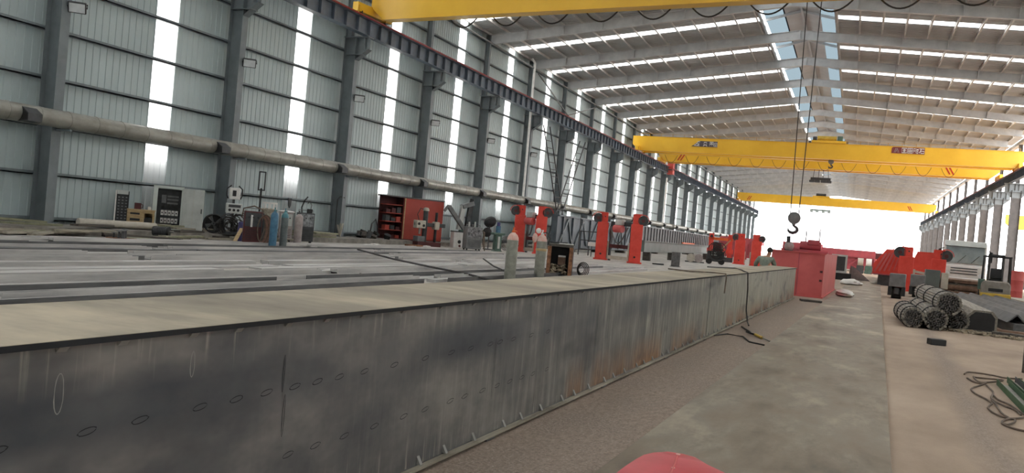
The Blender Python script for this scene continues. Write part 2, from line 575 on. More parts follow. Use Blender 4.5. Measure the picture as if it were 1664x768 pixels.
# left wall: steel sheets between the daylight strips
wall = MB()
prev = YB
segs = []
for a, b_ in GAPS:
    segs.append((prev, a))
    prev = b_
segs.append((prev, YE))
ZT = z_sheet(XL)+.05
for a, b_ in segs:
    c = corrugated(a, b_, .34, .04, .026, lambda y, d: (XL+d, y, .25), lambda y, d: (XL+d, y, ZT))
    wall.add(c.v, c.f)
    wall.box(XL-.06, a, .25, XL-.05, b_, ZT)
wall_o = struct(wall.build('wall_left', 'wall_sheet', smooth=False))
wn = 0
for k, (a, b_) in zip(KS, GAPS):
    wn += 1
    c = corrugated(a-.02, b_+.02, .34, .04, .026, lambda y, d: (XL-.03+d, y, .25), lambda y, d: (XL-.03+d, y, ZT))
    struct(c.build('window_%d' % wn, 'skylight_sheet', smooth=False))
for i, z in enumerate((.42, 2.15, 4.0, 5.8, 7.65, 9.45, 11.3, 13.1, 14.9, 16.5)):
    g = MB()
    g.prism([(XL+.06, z-.07), (XL+.26, z-.07), (XL+.26, z-.02), (XL+.24, z-.02), (XL+.24, z-.055), (XL+.08, z-.055), (XL+.08, z+.07), (XL+.06, z+.07)], YB, YE)
    g.box(XL+.24, YB, z-.07, XL+.26, YE, z+.07)
    g.build('girt', 'girt_paint', wall_o, smooth=False)
# unseen right wall and rear gable, added to cut light from side and back
for nm, bits in (('wall_right_light_block', [(a, b_) for a, b_ in segs if b_ < 92]),):
    w2 = MB()
    for a, b_ in bits:
        c = corrugated(a, b_, .34, .045, -.045, lambda y, d: (XR+d, y, .0), lambda y, d: (XR+d, y, 18.0))
        w2.add(c.v, c.f)
        w2.box(XR+.05, a, 0, XR+.06, b_, 18.0)
    struct(w2.build(nm, 'wall_sheet', smooth=False))
for k, (a, b_) in zip(KS, GAPS):
    if b_ < 90:  # daylight strips of the added light-blocking right wall
        wn += 1
        c = corrugated(a-.02, b_+.02, .34, .045, -.045, lambda y, d: (XR+.03+d, y, .0), lambda y, d: (XR+.03+d, y, 18.0))
        struct(c.build('window_%d' % wn, 'skylight_sheet', smooth=False))
struct(MB().prism([(XL, 0), (XR, 0), (XR, z_sheet(XR)), (XRIDGE, z_sheet(XRIDGE)+1.4), (XL, z_sheet(XL))], YB-.1, YB-.02).build('wall_back_light_block', 'wall_sheet', smooth=False))  # out of view, added to stop light entering from behind
# yard wall outside that dims the foot of the daylight strips
struct(MB().box(-30.0, YB, -.01, -29.8, YE, 3.3).build('wall_yard', 'block_wall', smooth=False))

# roof sheets, their daylight strips, purlins and the raised ridge monitor
MX0, MX1 = -8.35, -2.85
def roof_side(x0, x1):
    out = MB()
    for a, b_ in segs:
        c = corrugated(a, b_, .4, .05, -.05, lambda y, d: (x0, y, z_sheet(x0)-d), lambda y, d: (x1, y, z_sheet(x1)-d))
        out.add(c.v, c.f)
        vs = [(x0, a, z_sheet(x0)+.08), (x1, a, z_sheet(x1)+.08), (x1, b_, z_sheet(x1)+.08), (x0, b_, z_sheet(x0)+.08)]
        out.add(vs, [(0, 1, 2, 3)])
    return out
ceil_o = struct(roof_side(XL-.4, MX0).build('ceiling', 'roof_sheet', smooth=False))
ceil_r = struct(roof_side(MX1, XR).build('ceiling', 'roof_sheet', smooth=False))
for k, (a, b_) in zip(KS, GAPS):
    for x0, x1 in ((XL-.4, MX0), (MX1, XR)):
        wn += 1
        c = corrugated(a-.02, b_+.02, .4, .05, -.05, lambda y, d: (x0, y, z_sheet(x0)+.03-d), lambda y, d: (x1, y, z_sheet(x1)+.03-d))
        struct(c.build('window_%d' % wn, 'skylight_sheet', smooth=False))
def purlin(x, par):
    z = z_sheet(x)-.02
    b = MB().prism([(x-.03, z-.24), (x+.09, z-.24), (x+.09, z-.22), (x-.012, z-.22), (x-.012, z-.02), (x-.07, z-.02), (x-.07, z), (x-.03, z)], YB, YE)
    b.build('purlin', 'purlin_zinc', par, smooth=False)
x = XL+.5
while x < MX0:
    purlin(x, ceil_o)
    x += 1.55
x = MX1+.1
while x < XR:
    purlin(x, ceil_r)
    x += 1.6
# ridge monitor: glazed kerbs, sloping daylight sheets and a grey cap
zk = z_sheet(MX0)
mon = MB()
for xa, xb in ((-7.0, -5.6), (-4.2, -5.6)):
    mon.add([(xa, YB, 21.0), (xb, YB, 21.35), (xb, YE, 21.35), (xa, YE, 21.0)], [(0, 1, 2, 3)])
for k in KS:
    y = Y0+k*PITCH
    for xa, xb, za in ((-8.7, -5.6, 20.55), (-2.5, -5.6, 20.55)):
        mon.bar((xa, y, za-.1), (xb, y, 21.2), .14, .2)
    for xa in (MX0, MX1):
        mon.bar((xa, y, zk-.1), (xa, y, 20.6), .12, .12)
mon.bar((-5.6, YB, 21.2), (-5.6, YE, 21.2), .16, .2)
mon.bar((MX0, YB, zk+.1), (MX0, YE, zk+.1), .1, .35)
mon.bar((MX1, YB, zk+.1), (MX1, YE, zk+.1), .1, .35)
mon_o = struct(mon.build('ceiling', 'roof_sheet', smooth=False))
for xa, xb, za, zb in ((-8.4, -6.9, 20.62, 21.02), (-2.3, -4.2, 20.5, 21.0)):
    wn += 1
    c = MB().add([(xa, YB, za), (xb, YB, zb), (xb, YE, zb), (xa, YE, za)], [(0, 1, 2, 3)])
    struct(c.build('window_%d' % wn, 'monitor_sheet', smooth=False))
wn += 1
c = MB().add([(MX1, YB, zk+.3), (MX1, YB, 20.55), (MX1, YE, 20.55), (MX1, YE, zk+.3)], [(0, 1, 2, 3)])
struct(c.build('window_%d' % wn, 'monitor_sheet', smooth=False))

# ------------------------------------------------------------------ rafters
def i_section(b, P, n_up, depth, fw, t):
    """an I-beam along the list of bottom points P (in XZ), flange width along Y"""
    for (p, q) in zip(P[:-1], P[1:]):
        for z0, z1, w in ((0, t, fw), (t, depth-t, .03), (depth-t, depth, fw)):
            vs = []
            for (px, pz) in (p, q):
                vs += [(px, -w/2, pz+z0), (px, w/2, pz+z0), (px, w/2, pz+z1), (px, -w/2, pz+z1)]
            b.add(vs, [(0, 1, 5, 4), (1, 2, 6, 5), (2, 3, 7, 6), (3, 0, 4, 7), (3, 2, 1, 0), (4, 5, 6, 7)])
raf0 = None
for k in [k for k in KS if k >= 2]:
    n = k-1
    lab = 'grey steel roof rafter, %s one counting away from the near yellow crane' % ORD[n-2] if n >= 2 else 'grey steel roof rafter nearest above the near yellow crane'
    if raf0 is None:
        raf0 = thing('roof_rafter', lab, 'rafter', (0, Y0+k*PITCH, 0), group='roof rafters across the hall')
        b = MB()
        i_section(b, [(-28.55, z_raf(-28.55)), (XRIDGE, z_raf(XRIDGE))], 1, .75, .3, .03)
        b.build('left_beam', 'rafter_paint', raf0, smooth=False)
        b = MB()
        i_section(b, [(XRIDGE, z_raf(XRIDGE)), (16.4, z_raf(16.4))], 1, .75, .3, .03)
        b.build('right_beam', 'rafter_paint', raf0, smooth=False)
        b = MB()
        b.box(XRIDGE-.03, -.15, z_raf(XRIDGE)+.02, XRIDGE+.03, .15, z_raf(XRIDGE)+.74)
        b.build('ridge_plate', 'rafter_paint', raf0, smooth=False)
        for xs in (-25.4, -22.3, -19.2, -16.1, -13, -9.9, -1.25, 1.95, 5.15, 8.35, 11.55):
            MB().bar((xs, -.13, z_raf(xs)+.05), (xs+.02, -.5, z_raf(xs)+.85), .05).build('flange_brace', 'rafter_paint', raf0, smooth=False)
            MB().box(xs-.012, -.14, z_raf(xs)+.03, xs+.012, -.015, z_raf(xs)+.72).build('web_stiffener', 'rafter_paint', raf0, smooth=False)
    else:
        dup(raf0, (0, Y0+k*PITCH, 0), label=lab)

# ------------------------------------------------------------------ columns on the left wall
def left_column(y, label):
    t = thing('steel_column', label, 'column', (-28.5, y, 0), group='steel columns along the ribbed wall')
    b = MB()
    b.box(-.40, -.2, .27, -.375, .2, 12.05)
    b.box(.375, -.2, .27, .40, .2, 12.05)
    b.box(-.375, -.012, .27, .375, .012, 12.05)
    b.build('shaft', 'steel_paint', t, smooth=False)
    b = MB()
    b.box(-.40, -.16, 12.05, -.38, .16, 17.0)
    b.box(-.02, -.16, 12.05, .0, .16, 17.0)
    b.box(-.38, -.01, 12.05, -.02, .01, 17.0)
    b.build('upper_shaft', 'steel_paint', t, smooth=False)
    b = MB()
    b.prism([(.40, 10.7), (1.25, 11.35), (1.25, 12.0), (.40, 12.0)], -.015, .015)
    b.box(-.4, -.28, 12.0, 1.3, .28, 12.06)
    b.box(-.3, -.26, 11.0, .9, .26, 11.04)
    b.box(.95, -.2, 11.35, .97, .2, 12.0)
    b.box(.375, -.26, 11.0, .42, .26, 12.05)
    b.add([(.41, -.22, 10.7), (1.27, -.22, 11.33), (1.27, .22, 11.33), (.41, .22, 10.7)], [(0, 1, 2, 3)])
    b.build('corbel', 'steel_paint', t, smooth=False)
    b = MB().box(-.5, -.3, .25, .5, .3, .29)
    for sx in (-.44, .44):
        for sy in (-.24, .24):
            b.cyl((sx, sy, .29), (sx, sy, .36), .03, n=6)
    b.build('base_plate', 'steel_paint', t, smooth=False)
    return t
col0 = None
for k in [k for k in KS if k >= 0]:
    lab = 'blue-grey steel column on the ribbed wall, %s column from the near left corner' % ORD[k]
    if col0 is None:
        col0 = left_column(Y0, lab)
    else:
        dup(col0, (-28.5, Y0+k*PITCH, 0), label=lab)

# right-hand columns: open side towards the next yard
def right_column(y, label):
    t = thing('steel_column', label, 'column', (16.75, y, 0), group='steel columns on the open side')
    b = MB()
    b.box(-.5, -.25, .02, -.47, .25, 11.2)
    b.box(.47, -.25, .02, .5, .25, 11.2)
    b.box(-.47, -.015, .02, .47, .015, 11.2)
    b.build('shaft', 'column_brown', t, smooth=False)
    b = MB()
    b.box(-.2, -.18, 11.2, -.17, .18, 16.9)
    b.box(.17, -.18, 11.2, .2, .18, 16.9)
    b.box(-.17, -.012, 11.2, .17, .012, 16.9)
    b.build('upper_shaft', 'column_brown', t, smooth=False)
    b = MB()
    b.prism([(-.5, 10.3), (.5, 10.3), (1.25, 11.0), (1.25, 11.95), (-1.25, 11.95), (-1.25, 11.0)], -.02, .02)
    b.box(-1.3, -.3, 11.95, 1.3, .3, 12.02)
    b.box(-1.25, -.24, 11.0, 1.25, .24, 11.04)
    b.box(-.8, -.24, 11.05, -.77, .24, 11.95)
    b.box(.77, -.24, 11.05, .8, .24, 11.95)
    b.build('corbel', 'steel_paint', t, smooth=False)
    b = MB().box(-.6, -.36, 0, .6, .36, .04)
    b.build('base_plate', 'steel_paint', t, smooth=False)
    return t
rc0 = None
RY = [98.8+12.7*i for i in range(13)]
for i, y in enumerate(RY):
    lab = 'brown-grey steel column of the open right side, %s column from the right edge' % ORD[i]
    if rc0 is None:
        rc0 = right_column(y, lab)
    else:
        dup(rc0, (16.75, y, 0), label=lab)
MB_e = MB()
MB_e.box(16.5, YB, 16.55, 17.0, YE, 16.95)
struct(MB_e.build('beam_eave', 'rafter_paint', ceil_r, smooth=False))

# ------------------------------------------------------------------ crane runways
def runway(xc, label, y0, y1, st, rail_side):
    t = thing('crane_runway_beam', label, 'runway beam', (xc, y0, 12.07))
    L_ = y1-y0
    b = MB()
    b.box(-.22, 0, 0, .22, L_, .03)
    b.box(-.26, 0, .9, .26, L_, .94)
    b.box(-.012, 0, .03, .012, L_, .9)
    y = 0
    while y < L_:
        b.box(-.2, y-.008, .03, .2, y+.008, .9)
        y += st
    b.build('girder', 'runway_paint', t, smooth=False)
    b = MB().prism([(-.06, .94), (.06, .94), (.06, .97), (.02, .98), (.02, 1.05), (.04, 1.06), (.04, 1.1), (-.04, 1.1), (-.04, 1.06), (-.02, 1.05), (-.02, .98), (-.06, .97)], 0, L_)
    b.build('crane_rail', 'dark_steel', t, smooth=False)
    b = MB().box(rail_side*.3-.04, 0, .93, rail_side*.3+.04, L_, 1.02)
    b.build('conductor_bar', 'conductor_red', t, smooth=False)
    return t
runway(-27.4, 'long dark blue-grey crane runway girder with stiffeners along the ribbed left wall', Y0-2*PITCH, YE, 1.2, 1)
runway(16.1, 'long dark crane runway girder carried by the open right-hand columns', 90, YE, 1.2, -1)

# ------------------------------------------------------------------ galvanised duct along the left wall
t = thing('extraction_duct', 'long galvanised round duct running along the left wall across the columns', 'duct', (-27.7, Y0-PITCH, 4.2))
Ld = YE-(Y0-PITCH)-25
b = MB()
prof = []
y = 0
while y < Ld:
    prof += [(.33, y), (.33, y+1.16), (.345, y+1.17), (.345, y+1.21)]
    y += 1.22
b.lathe((0, 0, 0), prof, 20, 'Y')
b.build('pipe', 'galv', t)
for k in range(0, 20):
    yk = k*PITCH+8.0
    b = MB()
    b.prism([(.1, -.32), (.62, -.28), (.62, .0), (.3, .2), (.05, .25)], yk-.3, yk+.25)
    o = b.build('outlet_hood', 'dark_grey', t, smooth=False)
    MB().add([(.12, yk-.305, -.29), (.59, yk-.305, -.25), (.59, yk-.305, -.03), (.3, yk-.305, .14)], [(0, 1, 2, 3)]).build('outlet_opening', 'black', o, smooth=False)
for k in range(1, 20):
    yk = k*PITCH
    MB().box(-.8+.38, yk-.05, -.42, .36, yk+.05, -.34).build('support_bracket', 'steel_paint', t, smooth=False)

# floodlights on the columns
fl0 = None
for i, (y, z) in enumerate([(22.45, 8.5), (32.1, 8.5), (41.75, 8.5), (51.4, 8.5), (61.05, 8.5), (70.7, 8.5)]):
    lab = 'small square floodlight on the %s blue-grey column from the left' % ORD[i]
    if fl0 is None:
        fl0 = thing('floodlight', lab, 'floodlight', (-27.85, y, z), R(42), 'floodlights on the wall columns')
        MB().obox((0, 0, 0), (.62, .14, .42), rx=R(26)).build('housing', 'dark_grey', fl0, bevel=.02)
        MB().obox((0, -.066, -.032), (.54, .02, .34), rx=R(26)).build('lens', 'lamp_glass', fl0, smooth=False)
        b = MB().tube([(-.33, 0, 0), (-.33, .12, .16), (.33, .12, .16), (.33, 0, 0)], .025, 6)
        b.bar((0, .12, .16), (-.2, .3, .1), .05)
        b.build('bracket', 'dark_grey', fl0)
    else:
        dup(fl0, (-27.85, y, z), label=lab)

# tie rods, downpipes, ladders on the left wall
b = MB().cyl((-28.05, Y0+2*PITCH, 16.15), (-28.05, YE, 16.15), .07, n=10)
tag(b.build('strut_pipe', 'mid_grey'), 'long grey strut pipe running high along the left wall below the eaves', 'pipe')
b = MB().bar((-28.2, 80.2, 13.6), (-28.2, 89.5, 16.0), .1)
b.bar((-28.2, 71.0, 16.0), (-28.2, 80.0, 13.6), .1)
tag(b.build('cross_brace', 'mid_grey'), 'grey v-shaped cross bracing high on the wall above the runway girder', 'brace')
b = MB().tube([(-28.0, 69.4, .27), (-28.0, 69.4, 16.6), (-28.3, 69.4, 17.0)], .11, 10)
tag(b.build('downpipe', 'white'), 'white rain downpipe rising the full wall height beside the zigzag ladders', 'pipe')
b = MB().tube([(-27.55, 126.5, .27), (-27.55, 126.5, 11.4)], .12, 10)
tag(b.build('downpipe', 'white'), 'white downpipe under the red cage on the runway girder', 'pipe')
def ladder(p, q, w, name, label):
    p, q = Vector(p), Vector(q)
    t = thing(name, label, 'ladder', p)
    d = q-p
    side = Vector((0, w/2, 0)) if abs(d.y) < 1 else Vector((w/2*.25, w/2, 0))
    for s in (-1, 1):
        MB().bar(side*s, d+side*s, .09, .07).build('stile', 'dark_grey', t, smooth=False)
    n = int(d.length/.75)
    for i in range(1, n):
        c = d*(i/n)
        MB().bar(c-side, c+side, .06).build('rung', 'dark_grey', t, smooth=False)
ladder((-26.9, 79.2, 0), (-26.9, 70.9, 11.2), 1.0, 'steel_ladder', 'dark steel ladder leaning towards the near column beside the white downpipe')
ladder((-26.2, 72.0, 0), (-26.2, 79.6, 10.9), 1.0, 'steel_ladder', 'dark steel ladder leaning the other way across a daylight strip')
ladder((-27.3, 133.5, .25), (-27.3, 133.5, 11.4), .8, 'steel_ladder', 'upright steel ladder far along the wall beyond the red cage')
t = thing('conductor_cage', 'small red cage hung on the runway girder above a white downpipe', 'cage', (-27.0, 126.2, 11.9))
for sx in (-.4, .4):
    for sy in (-.55, .55):
        MB().box(sx-.05, sy-.05, 0, sx+.05, sy+.05, 1.7).build('post', 'dull_red', t, smooth=False)
b = MB()
for z in (0, .85, 1.62):
    b.box(-.45, -.6, z, .45, .6, z+.1)
b.box(-.4, -.56, .1, .4, .56, .6)
b.box(-.38, -.5, .95, .38, .5, 1.62)
b.build('panel', 'dull_red', t, smooth=False)

# ------------------------------------------------------------------ overhead cranes
def girder(name, par, y, x0, x1, zb, h, w=.62):
    """box girder whose underside tapers up at both ends"""
    b = MB()
    poly = [(x0+.9, zb), (x1-.9, zb), (x1, zb+h*.42), (x1, zb+h), (x0, zb+h), (x0, zb+h*.42)]
    b.prism(poly, y-w/2+.04, y+w/2-.04)
    b.prism([(x0+.9, zb-.02), (x1-.9, zb-.02), (x1-.9, zb+.02), (x0+.9, zb+.02)], y-w/2, y+w/2)
    b.prism([(x0, zb+h), (x1, zb+h), (x1, zb+h+.03), (x0, zb+h+.03)], y-w/2, y+w/2)
    return b.build(name, 'crane_yellow', par, smooth=False)
def end_carriage(par, x, y0, y1):
    b = MB()
    b.box(x-.2, y0, 13.28, x+.2, y1, 13.8)
    o = b.build('end_carriage', 'crane_yellow', par, smooth=False, bevel=.02)
    for y in (y0+.35, y1-.35):
        MB().cyl((x-.09, y, 13.39), (x+.09, y, 13.39), .22, n=16).build('carriage_wheel', 'dark_steel', o)
        MB().box(x-.24, y-.3, 13.2, x+.24, y-.26, 13.62).build('wheel_guard', 'crane_yellow_dark', o, smooth=False)
def festoon(par, y, x0, n, step, wd, drop, z, r=.03):
    tr = MB().box(x0-step*.5, y-.03, z, x0+step*(n-.3), y+.03, z+.06)
    tr.build('festoon_track', 'dark_grey', par, smooth=False)
    for i in range(n):
        pts = []
        for j in range(13):
            u = j/12*2-1
            pts.append((x0+i*step+u*wd/2, y, z-.12-drop*(1-u*u)))
        MB().tube(pts, r, 6).build('festoon_cable', 'cable_dark', par)
def glyph_panel(par, x, y, z, w, h, board, kind):
    """name board with blocky characters on the front of a girder"""
    if kind == 'slant':
        poly = [(x, z), (x+w, z), (x+w, z+h), (x+w*.28, z+h), (x+w*.1, z+h*.3)]
    else:
        poly = [(x, z), (x+w, z), (x+w, z+h), (x+w*.04, z+h), (x, z+h*.8)]
    o = MB().prism(poly, y-.02, y+.01).build('name_board', board, par, smooth=False)
    f = y-.03
    def strokes(name, L, x0, z0, s):
        b = MB()
        for (a, c, d, e) in L:
            b.bar((x0+a*s, f, z0+c*s), (x0+d*s, f, z0+e*s), .02, .13*s)
        b.build(name, 'white', o, smooth=False)
    box_ = [(.05, .02, .05, .98), (.95, .02, .95, .98), (.05, .95, .95, .95), (.05, .05, .95, .05)]
    if kind == 'slant':
        s = h*.78
        z0 = z+h*.11
        strokes('character', [(-.55, .05, .0, .5), (0, .5, .3, .95), (.3, .95, .75, .95), (-.1, .45, .6, .5), (.2, .05, .62, .45), (-.3, .05, .7, .05)], x+w*.2, z0, s)
        strokes('character', [(.2, .3, .2, .8), (.8, .3, .8, .8), (.2, .85, .8, .85), (.2, .3, .8, .3), (.05, .02, .4, .28), (.6, .28, .95, .02)], x+w*.45, z0, s)
        strokes('character', [(.1, .95, .9, .95), (.1, .05, .1, .95), (.1, .5, .9, .5), (.5, .05, .5, .5), (.9, .05, .9, .95), (.3, .7, .7, .7)], x+w*.69, z0, s)
        strokes('character', box_ + [(.05, .5, .95, .5), (.5, .05, .5, .5)], x+w*.86, z0, s*.8)
    else:
        s = h*.8
        z0 = z+h*.1
        b = MB()
        for (a, c, d, e) in [(.1, .05, .4, .9), (.4, .9, .5, .3), (.5, .3, .62, .9), (.62, .9, .95, .05), (.3, .05, .45, .45), (.6, .45, .72, .05)]:
            b.bar((x+w*.06+a*s, f, z0+c*s), (x+w*.06+d*s, f, z0+e*s), .02, .07*s)
        b.build('emblem', 'pink_cyl', o, smooth=False)
        strokes('character', box_ + [(.3, .7, .7, .7), (.25, .5, .75, .5), (.3, .28, .7, .28), (.5, .28, .5, .7)], x+w*.30, z0, s)
        strokes('character', box_ + [(.5, .05, .5, .95), (.05, .62, .95, .62), (.05, .35, .95, .35)], x+w*.475, z0, s)
        strokes('character', [(.05, .9, .45, .9), (.05, .5, .45, .5), (.1, .05, .1, .9), (.42, .05, .42, .9), (.55, .9, .95, .6), (.95, .9, .55, .55), (.6, .05, .6, .4), (.92, .05, .92, .4), (.6, .4, .92, .4), (.6, .08, .92, .08)], x+w*.65, z0, s)
        strokes('character', [(.05, .92, .95, .92), (.4, .92, .1, .1), (.3, .5, .95, .5), (.35, .05, .35, .5), (.92, .05, .92, .5), (.35, .07, .92, .07)], x+w*.825, z0, s)
def stripes(par, x, y, z, h, dirn):
    for i in range(2):
        xa = x+i*.42
        MB().prism([(xa, z), (xa+.2, z), (xa+.2+dirn*.55, z+h), (xa+dirn*.55, z+h)], y-.012, y+.0).build('warning_stripe', 'stripe_red', par, smooth=False)

# near crane, partly above the frame
tc = thing('overhead_crane', 'yellow overhead crane girder nearest the camera, cut off by the top of the frame', 'crane', (-27.4, 41.74, 0), R(-6.1), 'yellow overhead cranes')
girder('girder', tc, 0, .1, 43.0, 13.05, 1.75, .7)
end_carriage(tc, 0, -1.6, 1.6)
festoon(tc, .6, 6.0, 13, 2.8, 1.9, .6, 13.35, .04)
b = MB()
for i in range(6):
    b.tube([(-.5+.12*i, -1.3, 13.15), (-.4+.1*i, -1.5-.05*i, 12.95+.05*i), (-.1+.1*i, -1.35, 13.1), (.2, -1.2, 13.35)], .035, 6)
b.build('power_cable', 'cable_dark', tc)
t = MB()
t.box(22.3, -.3, 14.85, 26.0, 1.2, 15.1)
t.cyl((23, .2, 15.5), (25.4, .2, 15.5), .32, n=16)
t.box(25.4, -.1, 15.1, 26.0, .6, 15.8)
t.build('trolley', 'crane_yellow', tc, smooth=False)

def make_crane(name, label, y, xl, xr, gap):
    t = thing(name, label, 'crane', (0, y, 0), 0, 'yellow overhead cranes')
    girder('girder', t, 0, xl, xr, 13.3, 1.85)
    girder('girder', t, gap, xl, xr, 13.3, 1.85)
    end_carriage(t, -27.4, -1.0, gap+1.0)
    end_carriage(t, 16.1, -1.0, gap+1.0)
    return t
ca = make_crane('overhead_crane', 'yellow double-girder crane carrying two name boards, spanning the hall in mid distance', 107, -28.2, 16.6, 2.3)
glyph_panel(ca, -20.5, -.31, 14.1, 3.3, .72, 'sign_dark', 'slant')
glyph_panel(ca, 2.95, -.31, 14.35, 3.5, .74, 'sign_maroon', 'plain')
festoon(ca, 2.75, -23.6, 13, 2.75, 1.7, 1.05, 13.3, .026)
b = MB()
for z in (15.5,):
    b.box(-27.5, -.27, z, 16, -.25, z+.03)
for i in range(30):
    b.box(-27.5+i*1.5, -.27, 15.15, -27.46+i*1.5, -.25, 15.5)
b.build('handrail', 'crane_yellow_dark', ca, smooth=False)
tr = MB().box(-6.0, -.4, 15.22, -2.1, 2.7, 15.5)
tr = tr.build('trolley', 'crane_yellow', ca, smooth=False, bevel=.03)
MB().cyl((-5.4, .4, 15.85), (-3.2, .4, 15.85), .3, n=16).build('hoist_drum', 'fork_yellow', tr)
MB().box(-3.1, .1, 15.5, -2.5, .8, 16.15).build('gearbox', 'machine_green', tr, bevel=.05)
MB().cyl((-5.9, .4, 15.8), (-5.45, .4, 15.8), .26, n=14).build('motor', 'dark_grey', tr)
for xs in (-6.2, -2.0):
    MB().cyl((xs, -.1, 15.35), (xs, .1, 15.35), .16, n=14).build('trolley_wheel', 'dark_steel', tr)
cb = make_crane('overhead_crane', 'yellow double-girder crane directly behind the crane with name boards, red slanted stripes at its ends', 120.2, -27.6, 16.0, 2.2)
cc = make_crane('overhead_crane', 'farthest yellow crane low against the bright open end of the hall', 208, -27.6, 16.0, 2.0)
for par, xt, g in ((cb, -5.2, 2.2), (cc, -8.4, 2.0)):
    o = MB().box(xt-1.9, -.3, 15.22, xt+1.9, g+.3, 15.5).build('trolley', 'crane_yellow', par, smooth=False, bevel=.03)
    MB().cyl((xt-1.2, g/2, 15.85), (xt+1.0, g/2, 15.85), .32, n=16).build('hoist_drum', 'dark_grey', o)
stripes(cb, -24.9, -.3, 13.5, .95, 1)
stripes(cb, 10.3, -.3, 13.5, .95, -1)
stripes(cc, -25.3, -.3, 13.5, .95, 1)
stripes(cc, 10.6, -.3, 13.5, .95, -1)

# hooks and lifting gear hanging from the cranes
def hook_block(loc, s, rope_top, label, rope_dx=.42):
    t = thing('crane_hook', label, 'hook', loc)
    b = MB()
    b.cyl((0, -.14*s, 0), (0, .14*s, 0), .36*s, n=24)
    b.build('sheave_block', 'mid_grey', t, bevel=.02)
    b = MB()
    for sy in (-1, 1):
        b.cyl((0, sy*.15*s, 0), (0, sy*.19*s, 0), .25*s, n=20)
        b.box(-.1*s, sy*.15*s-.02*s, -.4*s, .1*s, sy*.15*s+.02*s, .2*s)
    b.cyl((0, -.22*s, 0), (0, .22*s, 0), .07*s, n=12)
    b.build('side_plate', 'mid_grey', t)
    pts, rr = [], []
    path = [(0, -.34), (.0, -.44), (.09, -.5), (.2, -.58), (.23, -.7), (.14, -.82), (-.02, -.87), (-.17, -.84), (-.27, -.75), (-.29, -.64)]
    bb = MB()
    rad = [.07, .07, .075, .085, .095, .1, .1, .09, .07, .03]
    for i in range(len(path)-1):
        p, q = path[i], path[i+1]
        bb.cyl((p[0]*s, 0, p[1]*s), (q[0]*s, 0, q[1]*s), rad[i]*s, rad[i+1]*s, 10)
        bb.sphere((q[0]*s, 0, q[1]*s), rad[i+1]*s*.98, n=10, m=6)
    bb.build('hook', 'dark_grey', t)
    for i, sx in enumerate((-1, 1)):
        MB().cyl((sx*rope_dx*.55*s, 0, .05), (sx*rope_dx*s, .0, rope_top-loc[2]), .022*max(1, s*.9), n=6).build('wire_rope', 'cable_dark', t, smooth=False)
    return t
hook_block((-2.68, 39.85, 3.27), .78, 14.95, 'large grey crane hook on two long ropes hanging before the bright open end')
hook_block((-3.62, 108.1, 13.15), .9, 15.2, 'small dark crane hook tucked just under the crane with name boards', .3)
def spreader(loc, L, ztop, label, m):
    t = thing('lifting_beam', label, 'lifting beam', loc)
    b = MB().bar((-L/2, 0, 0), (L/2, 0, 0), .3, .35)
    b.build('spreader_bar', m, t, smooth=False)
    for sx in (-.38, -.12, .12, .38):
        MB().cyl((sx*L, 0, .15), (sx*L*.7, 0, ztop-loc[2]), .035, n=6).build('suspension_rope', 'cable_dark', t, smooth=False)
    for sx in (-.42, -.15, .15, .42):
        o = MB().box(sx*L-.35, -.5, -.5, sx*L+.35, .5, -.22).build('magnet', m, t, bevel=.05)
    return t
spreader((-5.2, 121.3, 12.1), 2.6, 15.3, 'dark lifting beam hanging under the second crane near the hall centre', 'dark_grey')
spreader((-8.4, 209, 12.2), 4.6, 15.3, 'green-grey lifting beam with magnets under the farthest crane', 'machine_green')
# gantry girder of the next yard, seen between the right columns
t = thing('yard_gantry', 'yellow gantry girder in the next yard behind the right-hand columns', 'crane', (19, 132, 0), 0)
girder('girder', t, 0, -.2, 26, 7.6, 1.9)
for xs in (.6, 25):
    MB().bar((xs, -1.8, 0), (xs, 0, 7.7), .5).build('leg', 'crane_yellow', t, smooth=False)
    MB().bar((xs, 1.8, 0), (xs, 0, 7.7), .5).build('leg', 'crane_yellow', t, smooth=False)

# ------------------------------------------------------------------ the long steel box beam beside the aisle
BX = thing('steel_box_beam', 'huge dark steel box beam along the aisle, dusty on top', 'steel beam', (-3.13, 0, 0), -math.atan(.0236))
YN, YF = -2.0, 32.33
MB().box(-.46, YN, .03, .43+.0, YF, .055).build('bottom_flange', 'dark_steel', BX, smooth=False)
MB().box(-.46, YN, 1.12, .458, YF, 1.145).build('top_flange', 'dusty_flange', BX, smooth=False)
MB().box(.458, YN, 1.12, .461, YF, 1.1435).build('flange_edge', 'chalk', BX, smooth=False)
MB().box(.405, YN, .055, .425, YF-.0, 1.12).build('web_plate', 'mill_scale', BX, smooth=False)
MB().box(-.425, YN, .055, -.405, YF, 1.12).build('web_plate', 'mill_scale', BX, smooth=False)
MB().box(-.405, YF-.03, .055, .405, YF-.01, 1.12).build('end_plate', 'mill_scale', BX, smooth=False)
MB().box(.43, YN, .03, .47, YF, .05).build('weld_ledge', 'plank', BX, smooth=False)
for y in [i*3.0 for i in range(0, 11)]:
    MB().box(-.45, y, 0, .45, y+.16, .03).build('bearing_strip', 'dark_steel', BX, smooth=False)
wx = .4265
tri = MB().prism([(0, 0), (.032, 0), (0, .055)], -.016, .016).mesh('tack_triangle', 'weld_mark', False)
y = 2.2
i = 0
while y < 28:
    o = bpy.data.objects.new('tack_triangle', tri)
    COL.objects.link(o)
    o.parent = BX
    o.location = (.425, y, .056)
    y += .36 + .1*((i*7) % 3)
    i += 1
for y in (2.2, 2.47, 2.84, 3.12, 3.48, 3.8, 4.15, 4.6, 5.1, 5.6, 6.2, 6.8, 7.4, 8.1):
    MB().prism([(wx, 1.118), (wx+.02, 1.118), (wx, 1.095)], y-.022, y+.022).build('tack_weld', 'weld_mark', BX, smooth=False)
